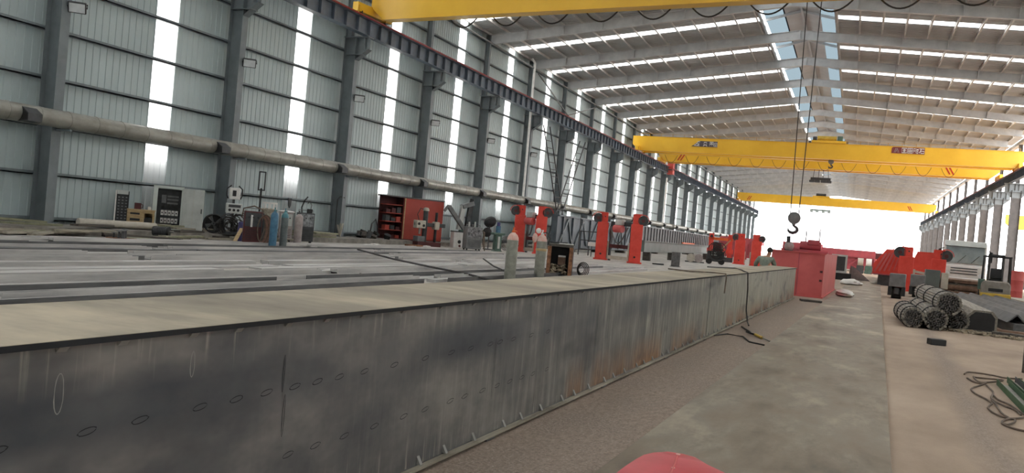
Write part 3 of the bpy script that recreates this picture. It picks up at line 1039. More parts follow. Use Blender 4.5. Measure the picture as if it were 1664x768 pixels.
def ring(w, h, tilt, k):
    rng_ = random.Random(k)
    n = 18
    b = MB()
    vs = []
    for j in range(n):
        a = 2*math.pi*j/n
        for f in (1, .8):
            ww, hh = (w/2-(1-f)*.02, h/2-(1-f)*.02)
            u = ww*math.cos(a)*(1+.08*rng_.uniform(-1, 1))
            v = hh*math.sin(a)
            vs.append((0, u*math.cos(tilt)-v*math.sin(tilt), u*math.sin(tilt)+v*math.cos(tilt)))
    b.add(vs, [(2*j, 2*((j+1) % n), 2*((j+1) % n)+1, 2*j+1) for j in range(n)])
    return b
M1 = [1.98, 2.34, 2.59, 2.92, 3.15, 3.36, 3.58, 3.77, 3.97, 4.22, 4.55, 4.94, 5.31, 5.62, 5.96, 6.14, 6.41, 6.8, 7.2]
M2 = [3.57, 3.8, 4.07, 4.38, 4.72, 5.0, 5.36, 5.59, 5.89, 6.16, 6.41, 6.67, 6.92, 7.26]
for i, (ys, z) in enumerate([(y, .775) for y in M1] + [(y, .42) for y in M2]):
    rm = ring(.088 if ys < 5 else .1, .03, R(8), i).mesh('chalk_ring', 'chalk', False)
    o = bpy.data.objects.new('chalk_ring', rm)
    COL.objects.link(o)
    o.parent = BX
    o.location = (wx, ys, z)
for (ya, za, yb, zb, ww, mm) in [(2.205, 1.0, 2.205, .88, .03, 'weld_mark'), (2.85, 1.02, 2.855, .93, .02, 'weld_mark'), (3.46, .93, 3.5, .78, .012, 'chalk'), (3.49, .72, 3.52, .55, .014, 'chalk'), (6.03, .76, 6.1, .38, .02, 'chalk'), (8.63, .9, 8.7, .55, .03, 'chalk')]:
    b = ring(ww*1.4, abs(za-zb)*1.3, 0, 99)
    o = b.build('chalk_line', mm, BX, smooth=False)
    o.location = (wx, (ya+yb)/2, (za+zb)/2)
MB().box(.425, 15.19, .06, .428, 15.22, 1.12).build('butt_weld', 'chalk', BX, smooth=False)
# cables over the far length of the beam
b = MB().tube([(-3.24, 20.3, 1.17), (-2.77, 21.7, 1.17), (-2.5, 20.8, 1.165), (-2.3, 19.6, 1.17), (-2.2, 19.5, 1.15), (-2.17, 19.5, .8), (-2.16, 19.5, .3), (-2.1, 19.4, .05), (-2.0, 18.8, .02)], .016, 6)
tag(b.build('welding_cable', 'cable_dark'), 'dark cable draped over the far part of the box beam down to the floor', 'cable')
b = MB().tube([(-3.3, 16.0, 1.17), (-2.87, 15.95, 1.165), (-2.5, 16.6, 1.165), (-2.26, 16.4, 1.17), (-2.235, 16.35, 1.1), (-2.24, 16.3, .8)], .014, 6)
tag(b.build('welding_cable', 'hose'), 'thin grey cable hanging over the beam edge, nearer than the dark cable', 'cable')

# plate strip on the floor
PL = thing('steel_plate_strip', 'wide flat olive-grey steel plate strip lying along the aisle floor', 'steel plate', (-.56, 6.5, 0), -math.atan(.0252))
MB().box(-.96, -8.5, .004, .96, 82, .045).build('plate', 'olive_plate', PL, smooth=False, bevel=.004)

# red cover at the bottom edge
t = thing('red_cover', 'glossy red sheet-metal cover with chipped edges at the bottom of the frame', 'cover', (-.8, 4.4, 0))
out = [(-.30, -.55), (-.27, .1), (-.255, .28), (-.24, .40), (-.20, .50), (-.13, .585), (-.04, .60), (.04, .575), (.14, .45), (.27, .33), (.45, .22), (.62, .1), (.62, -.55)]
b = MB()
n = len(out)
vs = []
for (f, z) in ((1.0, .0), (1.0, .40), (.985, .435), (.95, .45)):
    vs += [(u*f, w_*f, z) for u, w_ in out]
fs = [(r*n+i, r*n+(i+1) % n, (r+1)*n+(i+1) % n, (r+1)*n+i) for r in range(3) for i in range(n)]
fs.append(tuple(range(3*n, 4*n)))
b.add(vs, fs)
b.build('shell', 'red_gloss', t)
b = MB()
b.tube([(-.06, .53, .452), (-.03, .3, .455), (.0, .0, .455), (.02, -.5, .455)], .006, 6)
b.build('folded_seam', 'dull_red', t)
for p, s in (((-.055, .515, .455), .014), ((-.02, .2, .456), .011), ((.02, .55, .445), .012)):
    MB().sphere(p, s, (1, 1.4, .3), 8, 5).build('paint_chip', 'cyl_cap', t)

# cutting torch and small things on the floor between beam and plate
b = MB().tube([(-2.3, 15.91, .015), (-2.14, 16.46, .015), (-1.82, 16.35, .015), (-1.62, 15.58, .015), (-1.34, 15.38, .015)], .014, 6)
tag(b.build('gas_hose', 'cable_dark'), 'dark hose curling from under the box beam towards the plate strip', 'hose')
t = thing('cutting_torch', 'yellow-handled cutting torch lying on the floor beside the plate strip', 'torch', (-1.66, 16.89, .0))
MB().tube([(0, 0, .03), (.18, -.45, .03)], .028, 8).build('handle', 'fork_yellow', t)
MB().tube([(.18, -.45, .03), (.3, -.72, .03), (.36, -.86, .025)], .013, 8).build('nozzle_tube', 'galv', t)
MB().tube([(0, 0, .03), (-.12, .15, .03), (-.17, .02, .06), (-.07, -.1, .05), (-.15, .5, .02), (-.44, 1.5, .015)], .018, 6).build('hose_tail', 'cable_dark', t)
# white bags
def bag(loc, s, rz, label):
    b = MB()
    b.sphere((0, 0, .12), 1, (.32*s, .62*s, .17*s), 16, 9)
    b.sphere((.1*s, .5*s, .06), 1, (.18*s, .28*s, .08*s), 12, 7)
    for i, v in enumerate(b.v):
        b.v[i] = (v[0]+.04*math.sin(9*v[1]+i), v[1]+.04*math.sin(7*v[0]), max(.0, v[2]+.02*math.sin(11*v[0]+5*v[1])))
    o = b.build('white_bag', 'white', None, loc=loc, rot=(0, 0, rz))
    tag(o, label, 'bag')
bag((-.25, 37.6, .046), 1.0, .4, 'crumpled white bag lying on the plate strip, the nearer of two')
bag((-.1, 55.0, .046), 1.4, -.5, 'crumpled white bag on the plate strip near the dark square opening')
t = MB().box(-.16, -.12, .0, .16, .12, .13)
o = t.build('steel_block', 'black', None, bevel=.015, loc=(1.78, 19.95, .0), rot=(0, 0, .3))
tag(o, 'small black steel block alone on the tan floor right of the plate', 'block')
o = MB().box(-.35, -.25, .0, .35, .25, .07).build('steel_offcut', 'dark_plank', None, loc=(-1.3, 31.5, 0), rot=(0, 0, .2))
tag(o, 'flat dark offcut on the floor before the red box beam', 'offcut')

# ------------------------------------------------------------------ steel bars spread over the left floor
rb = random.Random(11)
def bar_mesh(kind, w, h, L):
    b = MB()
    if kind == 0:
        b.box(-w/2, 0, 0, w/2, L, h)
    elif kind == 1:      # channel lying on its back
        b.prism([(-w/2, 0), (w/2, 0), (w/2, h), (w/2-.012, h), (w/2-.012, .012), (-w/2+.012, .012), (-w/2+.012, h), (-w/2, h)], 0, L)
    elif kind == 2:      # angle
        b.prism([(-w/2, 0), (w/2, 0), (w/2, .014), (-w/2+.014, .014), (-w/2+.014, h), (-w/2, h)], 0, L)
    else:                # i-beam on its side
        b.prism([(-w/2, 0), (-w/2+.014, 0), (-w/2+.014, h/2-.006), (w/2-.014, h/2-.006), (w/2-.014, 0), (w/2, 0), (w/2, h), (w/2-.014, h), (w/2-.014, h/2+.006), (-w/2+.014, h/2+.006), (-w/2+.014, h), (-w/2, h)], 0, L)
    return b
KN = ['flat', 'channel', 'angle', 'beam']
protos = []
for kind, w, h, m in ((0, .42, .05, 'bar_steel'), (0, .28, .09, 'bar_steel'), (1, .24, .1, 'bar_steel'), (2, .16, .14, 'dark_steel'), (3, .22, .16, 'bar_steel'), (0, .6, .04, 'bar_steel'), (0, .16, .12, 'dark_steel')):
    protos.append((bar_mesh(kind, w, h, 12.0).mesh('steel_bar', m, False), w))
xx = -10.2
while xx > -24.3:
    mesh_, w = protos[rb.randrange(len(protos))]
    xx -= w/2
    ys = 6+rb.uniform(-3, 2)
    while ys < (41 if xx < -13 else 34):
        o = bpy.data.objects.new('steel_bar', mesh_)
        COL.objects.link(o)
        o.location = (xx, ys, 0.0)
        o.rotation_euler = (0, 0, R(rb.uniform(-.25, .25)))
        tag(o, 'long grey steel bar in the rows laid flat across the left floor', 'steel bar', 'steel bars in rows on the left floor')
        ys += 12+rb.uniform(.3, 1.6)
    xx -= w/2 + rb.choice((.06, .1, .16, .3))
o = MB().box(-8.0, 4, .0, -6.2, 42, .03).build('steel_plate', 'bar_steel', smooth=False)
tag(o, 'broad smooth pale grey steel plate on the floor directly behind the box beam', 'steel plate')
b = MB().tube([(-19.1, 29.5, .2), (-15.2, 25.8, .19), (-12.5, 23.7, .19), (-10.9, 23.0, .15), (-9.3, 22.1, .05)], .035, 6)
tag(b.build('power_cable', 'cable_dark'), 'long dark cable crossing the steel bars towards the gas cylinders', 'cable')
b = MB().tube([(-15.1, 33.4, .2), (-12.3, 28.2, .2), (-11.1, 27.1, .05)], .03, 6)
tag(b.build('power_cable', 'cable_dark'), 'short dark cable over the steel bars beside the rusty box frame', 'cable')

# ------------------------------------------------------------------ along the left wall
def plank_stack():
    rp = random.Random(3)
    n = 0
    pos = []
    for i in range(42):
        x = -27.0+rp.uniform(-1.2, 2.6)
        y = 17.4+rp.uniform(0, 13.5)
        lay = i//16
        pos.append((x, y, lay))
    for i, (x, y, lay) in enumerate(pos):
        z = .26+lay*.08 if x < -26.0 else .01+lay*.08
        L_ = rp.uniform(1.6, 3.6)
        m = rp.choice(('plank', 'plank', 'dark_plank', 'dark_plank', 'olive_mat'))
        o = MB().obox((0, 0, .035), (.3, L_, .07)).build('plank', m, None, smooth=False, loc=(x, y, z), rot=(R(rp.uniform(-2, 2)), 0, R(rp.uniform(-35, 35))))
        tag(o, 'weathered plank in the untidy heap along the foot of the left wall', 'plank', 'planks heaped along the left wall')
plank_stack()
o = MB().cyl((0, -1.6, .16), (0, 1.6, .16), .15, .13, 12).build('rolled_sheet', 'pale_stone', None, loc=(-26.9, 24.3, .27), rot=(0, 0, R(-12)))
tag(o, 'pale rolled sheet lying on the planks before the leaning perforated plate', 'roll')
# perforated cable tray leaning on the wall
t = thing('cable_tray', 'dark perforated steel tray with a white edge leaning against the left wall', 'cable tray', (-28.2, 25.6, .25), R(48))
sl = .28
b = MB()
b.add([(-.24, 0, 0), (.24, 0, 0), (.24, sl, 1.5), (-.24, sl, 1.5)], [(0, 1, 2, 3)])
for u in (-.24, .22):
    b.bar((u, -.03, 0), (u, sl-.03, 1.5), .03, .08)
b.build('tray', 'black', t, smooth=False)
MB().bar((-.26, -.04, 0), (-.26, sl-.04, 1.52), .05, .1).build('white_edge', 'white', t, smooth=False)
MB().bar((0, sl*.9-.03, 1.37), (0, sl-.03, 1.54), .46, .03).build('end_plate', 'pale_grey', t, smooth=False)
for i in range(10):
    z = .12+i*.125
    b = MB()
    for u in (-.14, 0, .14):
        b.obox((u, sl*z/1.5-.012, z), (.07, .012, .045), rx=-.18)
    b.build('slot_row', 'mid_grey', t, smooth=False)

# wooden crate
CR = thing('wooden_crate', 'open-sided plywood crate with dark lettering panels beside the electrical cabinet', 'crate', (-27.9, 26.32, .25), R(46))
b = MB()
b.box(-.52, -.35, .04, .08, -.33, .78)
b.box(-.52, -.35, .04, -.5, .35, .78)
b.box(.5, -.35, .04, .52, .35, .78)
b.box(-.52, .33, .04, .52, .35, .78)
b.box(-.52, -.35, .04, .52, .35, .07)
b.build('panel', 'timber', CR, smooth=False)
MB().box(-.54, -.38, .76, .56, .38, .80).build('lid', 'timber', CR, smooth=False)
b = MB()
for (x0, x1, z0, z1) in ((-.54, .56, .02, .1), (.06, .14, .08, .76), (.46, .54, .08, .76), (.1, .52, .66, .76)):
    b.box(x0, -.385, z0, x1, -.35, z1)
b.build('batten', 'timber', CR, smooth=False)
for (x0, z0, x1, z1) in ((-.40, .58, -.04, .66), (-.40, .32, -.02, .42), (-.38, .24, -.12, .28)):
    MB().box(x0, -.356, z0, x1, -.351, z1).build('stencil', 'black', CR, smooth=False)
b = MB().cyl((.3, -.1, .3), (.3, .12, .3), .2, n=18)
o = b.build('cable_reel', 'dark_grey', None, loc=CR.location, rot=(0, 0, R(46)))
tag(o, 'dark round reel sitting inside the open side of the plywood crate', 'reel')
o = MB().box(-.13, -.1, 0, .13, .1, .26)
o.tube([(.13, 0, .05), (.19, 0, .07), (.19, 0, .19), (.13, 0, .21)], .02, 6)
o = o.build('jug', 'dark_red', None, loc=(-28.0, 26.22, 1.055), rot=(0, 0, R(46)), bevel=.02)
tag(o, 'dark jug with a handle standing on the plywood crate', 'jug')
o = MB().lathe((0, 0, 0), [(.06, 0), (.075, .02), (.075, .12), (.05, .14)], 12).build('cup', 'white', None, loc=(-27.7, 26.57, 1.055))
tag(o, 'small white cup on the crate lid next to the cabinet', 'cup')

# electrical cabinet, door open
t = thing('electrical_cabinet', 'pale grey electrical cabinet with its door open, showing rows of switches', 'electrical cabinet', (-27.75, 27.62, .25), R(40))
CABINET = t
b = MB()
w, d, h = 1.2, .5, 1.9
b.box(-w/2, -d/2, .0, w/2, -d/2+.03, .18)
b.box(-w/2, -d/2, h-.12, w/2, -d/2+.03, h)
b.box(-w/2, -d/2, .18, -w/2+.18, -d/2+.03, h-.12)
b.box(w/2-.06, -d/2, .18, w/2, -d/2+.03, h-.12)
b.box(-w/2, -d/2, 0, -w/2+.02, d/2, h)
b.box(w/2-.02, -d/2, 0, w/2, d/2, h)
b.box(-w/2, d/2-.02, 0, w/2, d/2, h)
b.box(-w/2, -d/2, h-.02, w/2, d/2, h)
b.box(-w/2, -d/2, 0, w/2, d/2, .02)
b.build('body', 'cabinet_paint', t, smooth=False)
MB().box(-w/2+.05, d/2-.1, .2, w/2-.06, d/2-.06, h-.14).build('mounting_plate', 'dark_grey', t, smooth=False)
dr = MB().box(0, -.02, .06, .92, .02, h-.05).build('door', 'pale_grey', t, smooth=False, bevel=.008, loc=(w/2, -d/2-.02, 0), rot=(0, 0, R(-14)))
MB().box(.82, -.05, .82, .86, -.02, 1.02).build('handle', 'dark_grey', dr)
MB().box(.46, -.024, .1, .468, -.018, h-.1).build('door_seam', 'pale_stone', dr, smooth=False)
for r_, z in enumerate((.28, .62)):
    for i in range(5):
        x = -.27+i*.145
        o = MB().box(x, .02, z, x+.11, .15, z+.22).build('switch_unit', 'white', t, smooth=False, bevel=.008)
        MB().box(x+.03, .0, z+.08, x+.08, .02, z+.14).build('toggle', 'black', o, smooth=False)
    MB().box(-.3, .1, z+.24, .45, .15, z+.31).build('wire_duct', 'dark_grey', t, smooth=False)
rw = random.Random(5)
b = MB()
for i in range(16):
    x = -.28+i*.046
    b.tube([(x, .06, .9), (x+rw.uniform(-.05, .05), .02, 1.0), (x+rw.uniform(-.1, .1), .05, 1.12)], .012, 5)
b.build('wiring', 'cable_dark', t)
for z, x0, x1 in ((1.12, -.05, .38), (1.28, -.05, .40), (1.42, -.05, .40)):
    MB().box(x0, .06, z, x1, .15, z+.07).build('terminal_strip', 'mid_grey', t, smooth=False)
MB().box(-.28, .03, 1.15, -.1, .15, 1.5).build('breaker', 'mid_grey', t, smooth=False, bevel=.01)

# valve cluster and motor on the floor
t = thing('valve_cluster', 'tangle of small valves and fittings on the floor below the wooden crate', 'valves', (-23.6, 21.5, .12))
rv = random.Random(9)
MB().obox((0, 0, -.06), (.9, .5, .1), rz=.6).build('tray', 'rust_orange', t, smooth=False)
for i in range(7):
    x, y = rv.uniform(-.35, .35), rv.uniform(-.2, .2)
    h = rv.uniform(.12, .36)
    o = MB().cyl((x, y, -.01), (x, y, h), .045, .035, 8).build('valve_body', 'dark_grey', t)
    MB().lathe((x, y, h), [(.03, 0), (.09, .01), (.09, .03), (.03, .04)], 10).build('hand_wheel', 'mid_grey', o)
t = thing('electric_motor', 'dark finned electric motor lying on the planks before the cabinet', 'motor', (-25.2, 24.9, .14), R(30))
b = MB().cyl((-.35, 0, .17), (.2, 0, .17), .17, n=20)
for i in range(8):
    b.cyl((-.3+i*.06, 0, .17), (-.28+i*.06, 0, .17), .19, n=20)
b.build('housing', 'dark_grey', t)
MB().cyl((.2, 0, .17), (.28, 0, .17), .21, n=20).build('flange', 'black', t)
MB().cyl((.28, 0, .17), (.45, 0, .17), .04, n=10).build('shaft', 'galv', t)
MB().box(-.3, -.18, -.02, .15, .18, .02).build('foot', 'dark_grey', t, smooth=False)

# floor fan
t = thing('drum_fan', 'black round industrial floor fan standing right of the electrical cabinet', 'fan', (-26.5, 29.1, .25), R(48))
b = MB()
for y in (-.16, .16):
    pts = [(.4*math.cos(a*math.pi/12), y, .43+.4*math.sin(a*math.pi/12)) for a in range(25)]
    b.tube(pts, .035, 6)
b.build('ring', 'black', t)
MB().cyl((0, .14, .43), (0, .155, .43), .38, n=28).build('back_disc', 'black', t)
b = MB()
n = 28
vs = []
for y in (-.16, .16):
    for a in range(n):
        vs.append((.39*math.cos(2*math.pi*a/n), y, .43+.39*math.sin(2*math.pi*a/n)))
b.add(vs, [(a, (a+1) % n, n+(a+1) % n, n+a) for a in range(n)])
b.build('drum', 'dark_grey', t)
for i in range(4):
    a = i*math.pi/2+.5
    c, s_ = math.cos(a), math.sin(a)
    vs = [(.06*c, -.05, .43+.06*s_), (.34*c-.1*s_, -.07, .43+.34*s_+.1*c), (.34*c+.12*s_, .07, .43+.34*s_-.12*c), (.06*c+.04*s_, .05, .43+.06*s_-.04*c)]
    vs += [(x, y+.012, z) for x, y, z in vs]
    MB().add(vs, [(0, 1, 2, 3), (7, 6, 5, 4), (0, 4, 5, 1), (1, 5, 6, 2), (2, 6, 7, 3), (3, 7, 4, 0)]).build('blade', 'mid_grey', t, smooth=False)
MB().cyl((0, -.1, .43), (0, .1, .43), .08, n=14).build('hub', 'mid_grey', t)
b = MB()
for a in range(0, 12):
    b.bar((0, -.17, .43), (.4*math.cos(a*math.pi/6), -.17, .43+.4*math.sin(a*math.pi/6)), .01)
b.build('grille', 'black', t, smooth=False)
b = MB().tube([(-.42, -.1, .43), (-.44, -.2, .02), (-.44, .2, .02), (-.42, .1, .43)], .025, 6)
b.tube([(.42, -.1, .43), (.44, -.2, .02), (.44, .2, .02), (.42, .1, .43)], .025, 6)
b.build('stand', 'black', t)

# wire feeder tower with hanging cables
t = thing('welding_tractor', 'welding wire feeder with a pale control box above a heap of black cables', 'welding machine', (-25.9, 29.6, .25), R(48))
MB().box(-.3, -.25, 0, .3, .25, .12).build('base', 'dark_grey', t, smooth=False)
MB().box(-.05, .0, .1, .05, .1, 1.9).build('mast', 'dark_grey', t, smooth=False)
o = MB().box(-.22, -.2, 1.58, .24, .1, 2.1).build('control_box', 'white', t, bevel=.03)
MB().box(-.1, -.212, 1.72, .06, -.2, 1.98).build('display_panel', 'black', o, smooth=False)
for sx in (-.26, .26):
    MB().tube([(sx, -.1, 1.6), (sx*1.25, -.1, 1.75), (sx*1.25, -.1, 2.05), (sx*.6, -.1, 2.2)], .03, 6).build('box_handle', 'black', t)
o = MB().box(-.32, -.3, .95, .36, .12, 1.4).build('feeder_unit', 'pale_grey', t, bevel=.03)
for i in range(3):
    MB().cyl((-.18+i*.18, -.33, 1.1), (-.18+i*.18, -.3, 1.1), .06, n=12).build('dial', 'black', o)
MB().box(-.24, -.31, 1.22, .28, -.3, 1.34).build('meter_panel', 'dark_grey', o, smooth=False)
rc = random.Random(21)
for i in range(16):
    r_ = rc.uniform(.18, .42)
    cx, cz = rc.uniform(-.3, .5), rc.uniform(.4, .95)
    pts = []
    for a in range(17):
        an = a/16*2*math.pi*rc.choice((1,))
        pts.append((cx+r_*math.cos(an), -.3+.03*i-.05*math.sin(an*2), max(.03, cz-.3+r_*1.1*math.sin(an))))
    MB().tube(pts, .024, 6).build('cable_loop', 'cable_dark', t)
t = thing('welding_torch_rack', 'heap of pale pipes and torch handles resting on the cable pile', 'torches', (-25.1, 29.9, 1.0), R(48))
for i in range(7):
    a = rc.uniform(-.5, .9)
    MB().bar((rc.uniform(-.3, .1), rc.uniform(-.2, .2), rc.uniform(0, .3)), (.5*math.cos(a), rc.uniform(-.2, .2), .1+.4*math.sin(a)), .06).build('torch_handle', ('timber', 'mid_grey', 'dark_grey')[i % 3], t, smooth=False)
MB().box(-.3, -.2, -.75, .35, .25, .02).build('support_crate', 'dark_grey', t, smooth=False)
o = MB().bar((0, -.5, .02), (.25, .3, .62), .16, .03).build('timber_wedge', 'timber', None, smooth=False, loc=(-24.2, 27.9, .0), rot=(0, 0, R(40)))
tag(o, 'pale board propped diagonally before the blue drum', 'board')
t = thing('plastic_drum', 'purple-blue plastic drum half hidden behind the dark welding cabinet', 'drum', (-24.4, 28.7, .0))
MB().lathe((0, 0, 0), [(.24, 0), (.27, .04), (.28, .3), (.265, .32), (.28, .34), (.28, .62), (.265, .64), (.27, .86), (.2, .9)], 20).build('body', 'purple_blue', t)
MB().cyl((0, .1, .9), (0, .1, .95), .06, n=10).build('bung', 'black', t)
# dark welding power source
def welder(loc, rz, w, d, h, body, front, label, name='welding_machine', extra=True):
    t = thing(name, label, 'welding machine', loc, rz)
    MB().box(-w/2, -d/2, .1, w/2, d/2, h).build('body', body, t, bevel=.025)
    o = MB().box(-w/2+.04, -d/2-.012, h*.55, w/2-.04, -d/2, h-.06).build('front_panel', front, t, smooth=False)
    for i in range(3):
        MB().cyl((-w*.25+i*w*.25, -d/2-.03, h*.82), (-w*.25+i*w*.25, -d/2-.01, h*.82), .035, n=10).build('knob', 'black', o)
    b = MB()
    for i in range(6):
        b.box(-w/2+.08, -d/2-.012, h*.16+i*h*.055, w/2-.08, -d/2, h*.16+i*h*.055+.018)
    b.build('vent', 'black', t, smooth=False)
    for sx in (-w/2+.1, w/2-.1):
        for sy in (-d/2+.1, d/2-.1):
            MB().cyl((sx-.03, sy, .07), (sx+.03, sy, .07), .07, n=12).build('caster', 'rubber', t)
    if extra:
        MB().tube([(-w/2+.05, 0, h), (-w/2+.05, 0, h+.12), (w/2-.05, 0, h+.12), (w/2-.05, 0, h)], .02, 6).build('handle', 'mid_grey', t)
    return t
t = welder((-23.2, 27.75, 0), R(44), .72, .6, 1.4, 'dark_red', 'dark_grey', 'dark maroon welding cabinet with a white strip and hoses over its top')
MB().box(-.1, -.325, .75, -.02, -.31, 1.25).build('white_strip', 'white', t, smooth=False)
b = MB().tube([(-.45, -.1, 1.1), (-.4, -.15, 1.5), (0, -.2, 1.62), (.35, -.2, 1.5), (.5, -.35, .9), (.3, -.45, .1), (.2, -.5, .02)], .03, 7)
tag(b.build('air_hose', 'hose', None, loc=(-23.2, 27.75, 0), rot=(0, 0, R(44))), 'pale hose looping over the maroon welding cabinet to the floor', 'hose')
t = thing('hose_coil', 'coil of brown hoses hanging between the maroon cabinet and the blue cylinder', 'hose', (-22.65, 27.75, 0), R(44))
MB().cyl((0, 0, 0), (0, 0, 1.35), .03, n=8).build('hose_post', 'dark_grey', t)
for i in range(7):
    r_ = .16+.022*i
    pts = [(r_*math.cos(a*math.pi/8)+.02*i-.06, -.1-.02*i, .68+(.5+.02*i)*math.sin(a*math.pi/8)) for a in range(17)]
    MB().tube(pts, .026, 6).build('hose_loop', 'copper_hose' if i % 3 else 'hose', t)

# gas cylinders
def gas_cylinder(loc, h, r, body, top, label, valve='dark_grey', cap=False):
    t = thing('gas_cylinder', label, 'gas cylinder', loc)
    MB().lathe((0, 0, 0), [(r*.9, 0), (r, .03), (r, h*.80)], 22).build('body', body, t)
    MB().lathe((0, 0, 0), [(r, h*.80), (r*.95, h*.85), (r*.75, h*.90), (r*.42, h*.935), (r*.3, h*.95)], 22).build('shoulder', top, t)
    o = MB().lathe((0, 0, 0), [(r*.3, h*.95), (r*.34, h*.955), (r*.3, h*.99), (r*.14, h*.995), (r*.14, h*1.03), (r*.2, h*1.035), (r*.2, h*1.05)], 12).build('valve', valve, t)
    MB().cyl((0, 0, h*.975), (r*.62, 0, h*.975), .022, n=8).build('outlet', valve, o)
    return t
gas_cylinder((-21.9, 27.5, 0), 1.56, .155, 'blue_cyl', 'blue_cyl', 'bright blue gas cylinder standing at the front of the left-wall clutter', 'teal')
gas_cylinder((-22.0, 28.3, 0), 1.56, .15, 'grey_cyl', 'teal', 'dark grey gas cylinder with a teal shoulder, right beside the blue one', 'teal')
gas_cylinder((-24.3, 32.3, 0), 1.5, .19, 'pink_cyl', 'pink_cyl', 'dull pinkish-grey gas cylinder leaning beside the foil-wrapped machine')
CYA = gas_cylinder((-10.1, 24.5, 0), 1.62, .185, 'pale_cyl', 'cyl_cap', 'pale grey cylinder with a pinkish cap, left of the pair behind the box beam', 'orange')
t = gas_cylinder((-10.3, 27.7, 0), 1.62, .185, 'pale_cyl', 'cyl_cap', 'pale grey cylinder with a strap and gauges, next to the rusty box frame', 'white')
MB().lathe((0, 0, .95), [(.188, 0), (.2, .01), (.2, .08), (.188, .09)], 22).build('strap', 'timber', t)
o = MB().sphere((-.12, -.1, 1.66), .1, (1, .6, 1)).build('gauge', 'white', t)
MB().sphere((-.22, -.14, 1.4), .13, (.8, .4, 1.3)).build('regulator_cover', 'cyl_cap', t)
MB().tube([(.05, -.05, 1.6), (.2, -.1, 1.62), (.34, -.1, 1.42), (.3, -.1, 1.2)], .02, 6).build('gauge_hose', 'cable_dark', t)

# wire drum with pole frame
t = thing('wire_drum', 'pale metal wire drum with a perforated collar on a stand behind the blue cylinder', 'wire drum', (-24.7, 30.6, .25), R(46))
MB().box(-.35, -.3, 0, .35, .3, .75).build('stand', 'dark_grey', t, smooth=False)
MB().lathe((0, 0, .76), [(.34, 0), (.36, .02), (.36, .3), (.34, .34), (.36, .38), (.36, .5), (.3, .56)], 24).build('drum', 'plank', t)
b = MB()
for i in range(10):
    a0, a1 = i*2*math.pi/10, i*2*math.pi/10+.28
    b.add([(.34*math.cos(a), .34*math.sin(a), z) for z in (1.3, 1.56) for a in (a0, a1)], [(0, 1, 3, 2)])
n = 24
b.add([(.34*math.cos(2*math.pi*a/n), .34*math.sin(2*math.pi*a/n), z) for z in (1.52, 1.6) for a in range(n)], [(a, (a+1) % n, n+(a+1) % n, n+a) for a in range(n)])
b.build('collar', 'white', t, smooth=False)
t = thing('frame_stand', 'tall dark pole topped by an upright rectangular frame beside the wire drum', 'stand', (-25.3, 30.65, .25), R(46))
MB().bar((0, 0, 0), (.0, 0, 2.2), .08).build('pole', 'black', t, smooth=False)
b = MB()
for p, q in (((-.12, 0, 2.1), (-.12, 0, 2.95)), ((.14, 0, 2.1), (.14, 0, 2.95)), ((-.14, 0, 2.95), (.16, 0, 2.95)), ((-.14, 0, 2.12), (.16, 0, 2.12))):
    b.bar(p, q, .06)
b.build('frame', 'dark_grey', t, smooth=False)
MB().box(-.3, -.3, 0, .3, .3, .04).build('foot_plate', 'black', t, smooth=False)

# foil covered welding machine behind the pinkish cylinder
t = welder((-25.2, 34.0, 0), R(44), .82, .6, 1.5, 'dark_grey', 'foil', 'tall grey machine with torn foil cover beside the pinkish cylinder')
MB().tube([(-.2, 0, 1.5), (-.22, .05, 1.75), (-.1, .1, 2.1), (.05, .1, 2.3)], .035, 7).build('curved_arm', 'black', t)
MB().tube([(.2, 0, 1.5), (.25, 0, 1.9), (.15, 0, 2.1), (.05, 0, 1.95)], .025, 7).build('wire_guide', 'mid_grey', t)
MB().box(.05, -.15, 1.5, .3, .1, 1.7).build('motor', 'black', t, bevel=.02)
t = welder((-25.9, 33.4, 0), R(44), .62, .5, 1.42, 'pink_cyl', 'pale_grey', 'pinkish machine under a white cloth behind the pinkish cylinder', extra=False)
o = MB().sphere((0, 0, 1.46), 1, (.42, .34, .07), 18, 8).build('cover_cloth', 'white', None, loc=(-25.9, 33.4, 0), rot=(0, 0, R(44)))
tag(o, 'white cloth lying over the pinkish machine by the left wall', 'cloth')

# sheets on the ledge, litter
for i, (w, z) in enumerate(((2.4, .0), (2.2, .09), (2.3, .18))):
    o = MB().box(-.9, -w/2, 0, .9, w/2, .08).build('plate_sheet', ('olive_mat', 'plank', 'olive_mat')[i], None, smooth=False, loc=(-27.1+.05*i, 37.0+.1*i, .252+z), rot=(0, 0, R(4*i-3)))
    tag(o, ('lowest of three olive sheets stacked at the wall foot', 'middle of three olive sheets stacked at the wall foot', 'topmost of three olive sheets stacked at the wall foot')[i], 'sheet', 'sheets stacked at the wall foot')
t = thing('scrap_heap', 'low dark heap of scrap parts left of the red cabinet', 'scrap', (-27.3, 43.6, .25))
rs = random.Random(4)
for i in range(12):
    MB().obox((rs.uniform(-.7, .7), rs.uniform(-1.3, 1.3), rs.uniform(.05, .3)), (rs.uniform(.1, .5), rs.uniform(.1, .6), rs.uniform(.08, .3)), rs.uniform(0, 3), rs.uniform(0, 3), rs.uniform(0, 3)).build('scrap_piece', rs.choice(('black', 'dark_grey', 'dark_plank')), t, smooth=False)
MB().tube([(0, -.3, .1), (.1, -.3, .9), (.1, .1, 1.2), (0, .5, .8), (0, .6, .1)], .04, 6).build('bent_rod', 'dark_grey', t)
b = MB().tube([(-28.3, 41.1, .26), (-28.3, 41.1, 2.4), (-28.2, 41.2, 2.6), (-28.1, 41.5, 2.55)], .04, 6)
tag(b.build('standpipe', 'dark_grey'), 'thin dark standpipe rising by the third column left of the red cabinet', 'pipe')
t = thing('potted_scrap', 'pale splayed offcuts standing at the foot of the third column', 'offcuts', (-27.6, 40.6, .25))
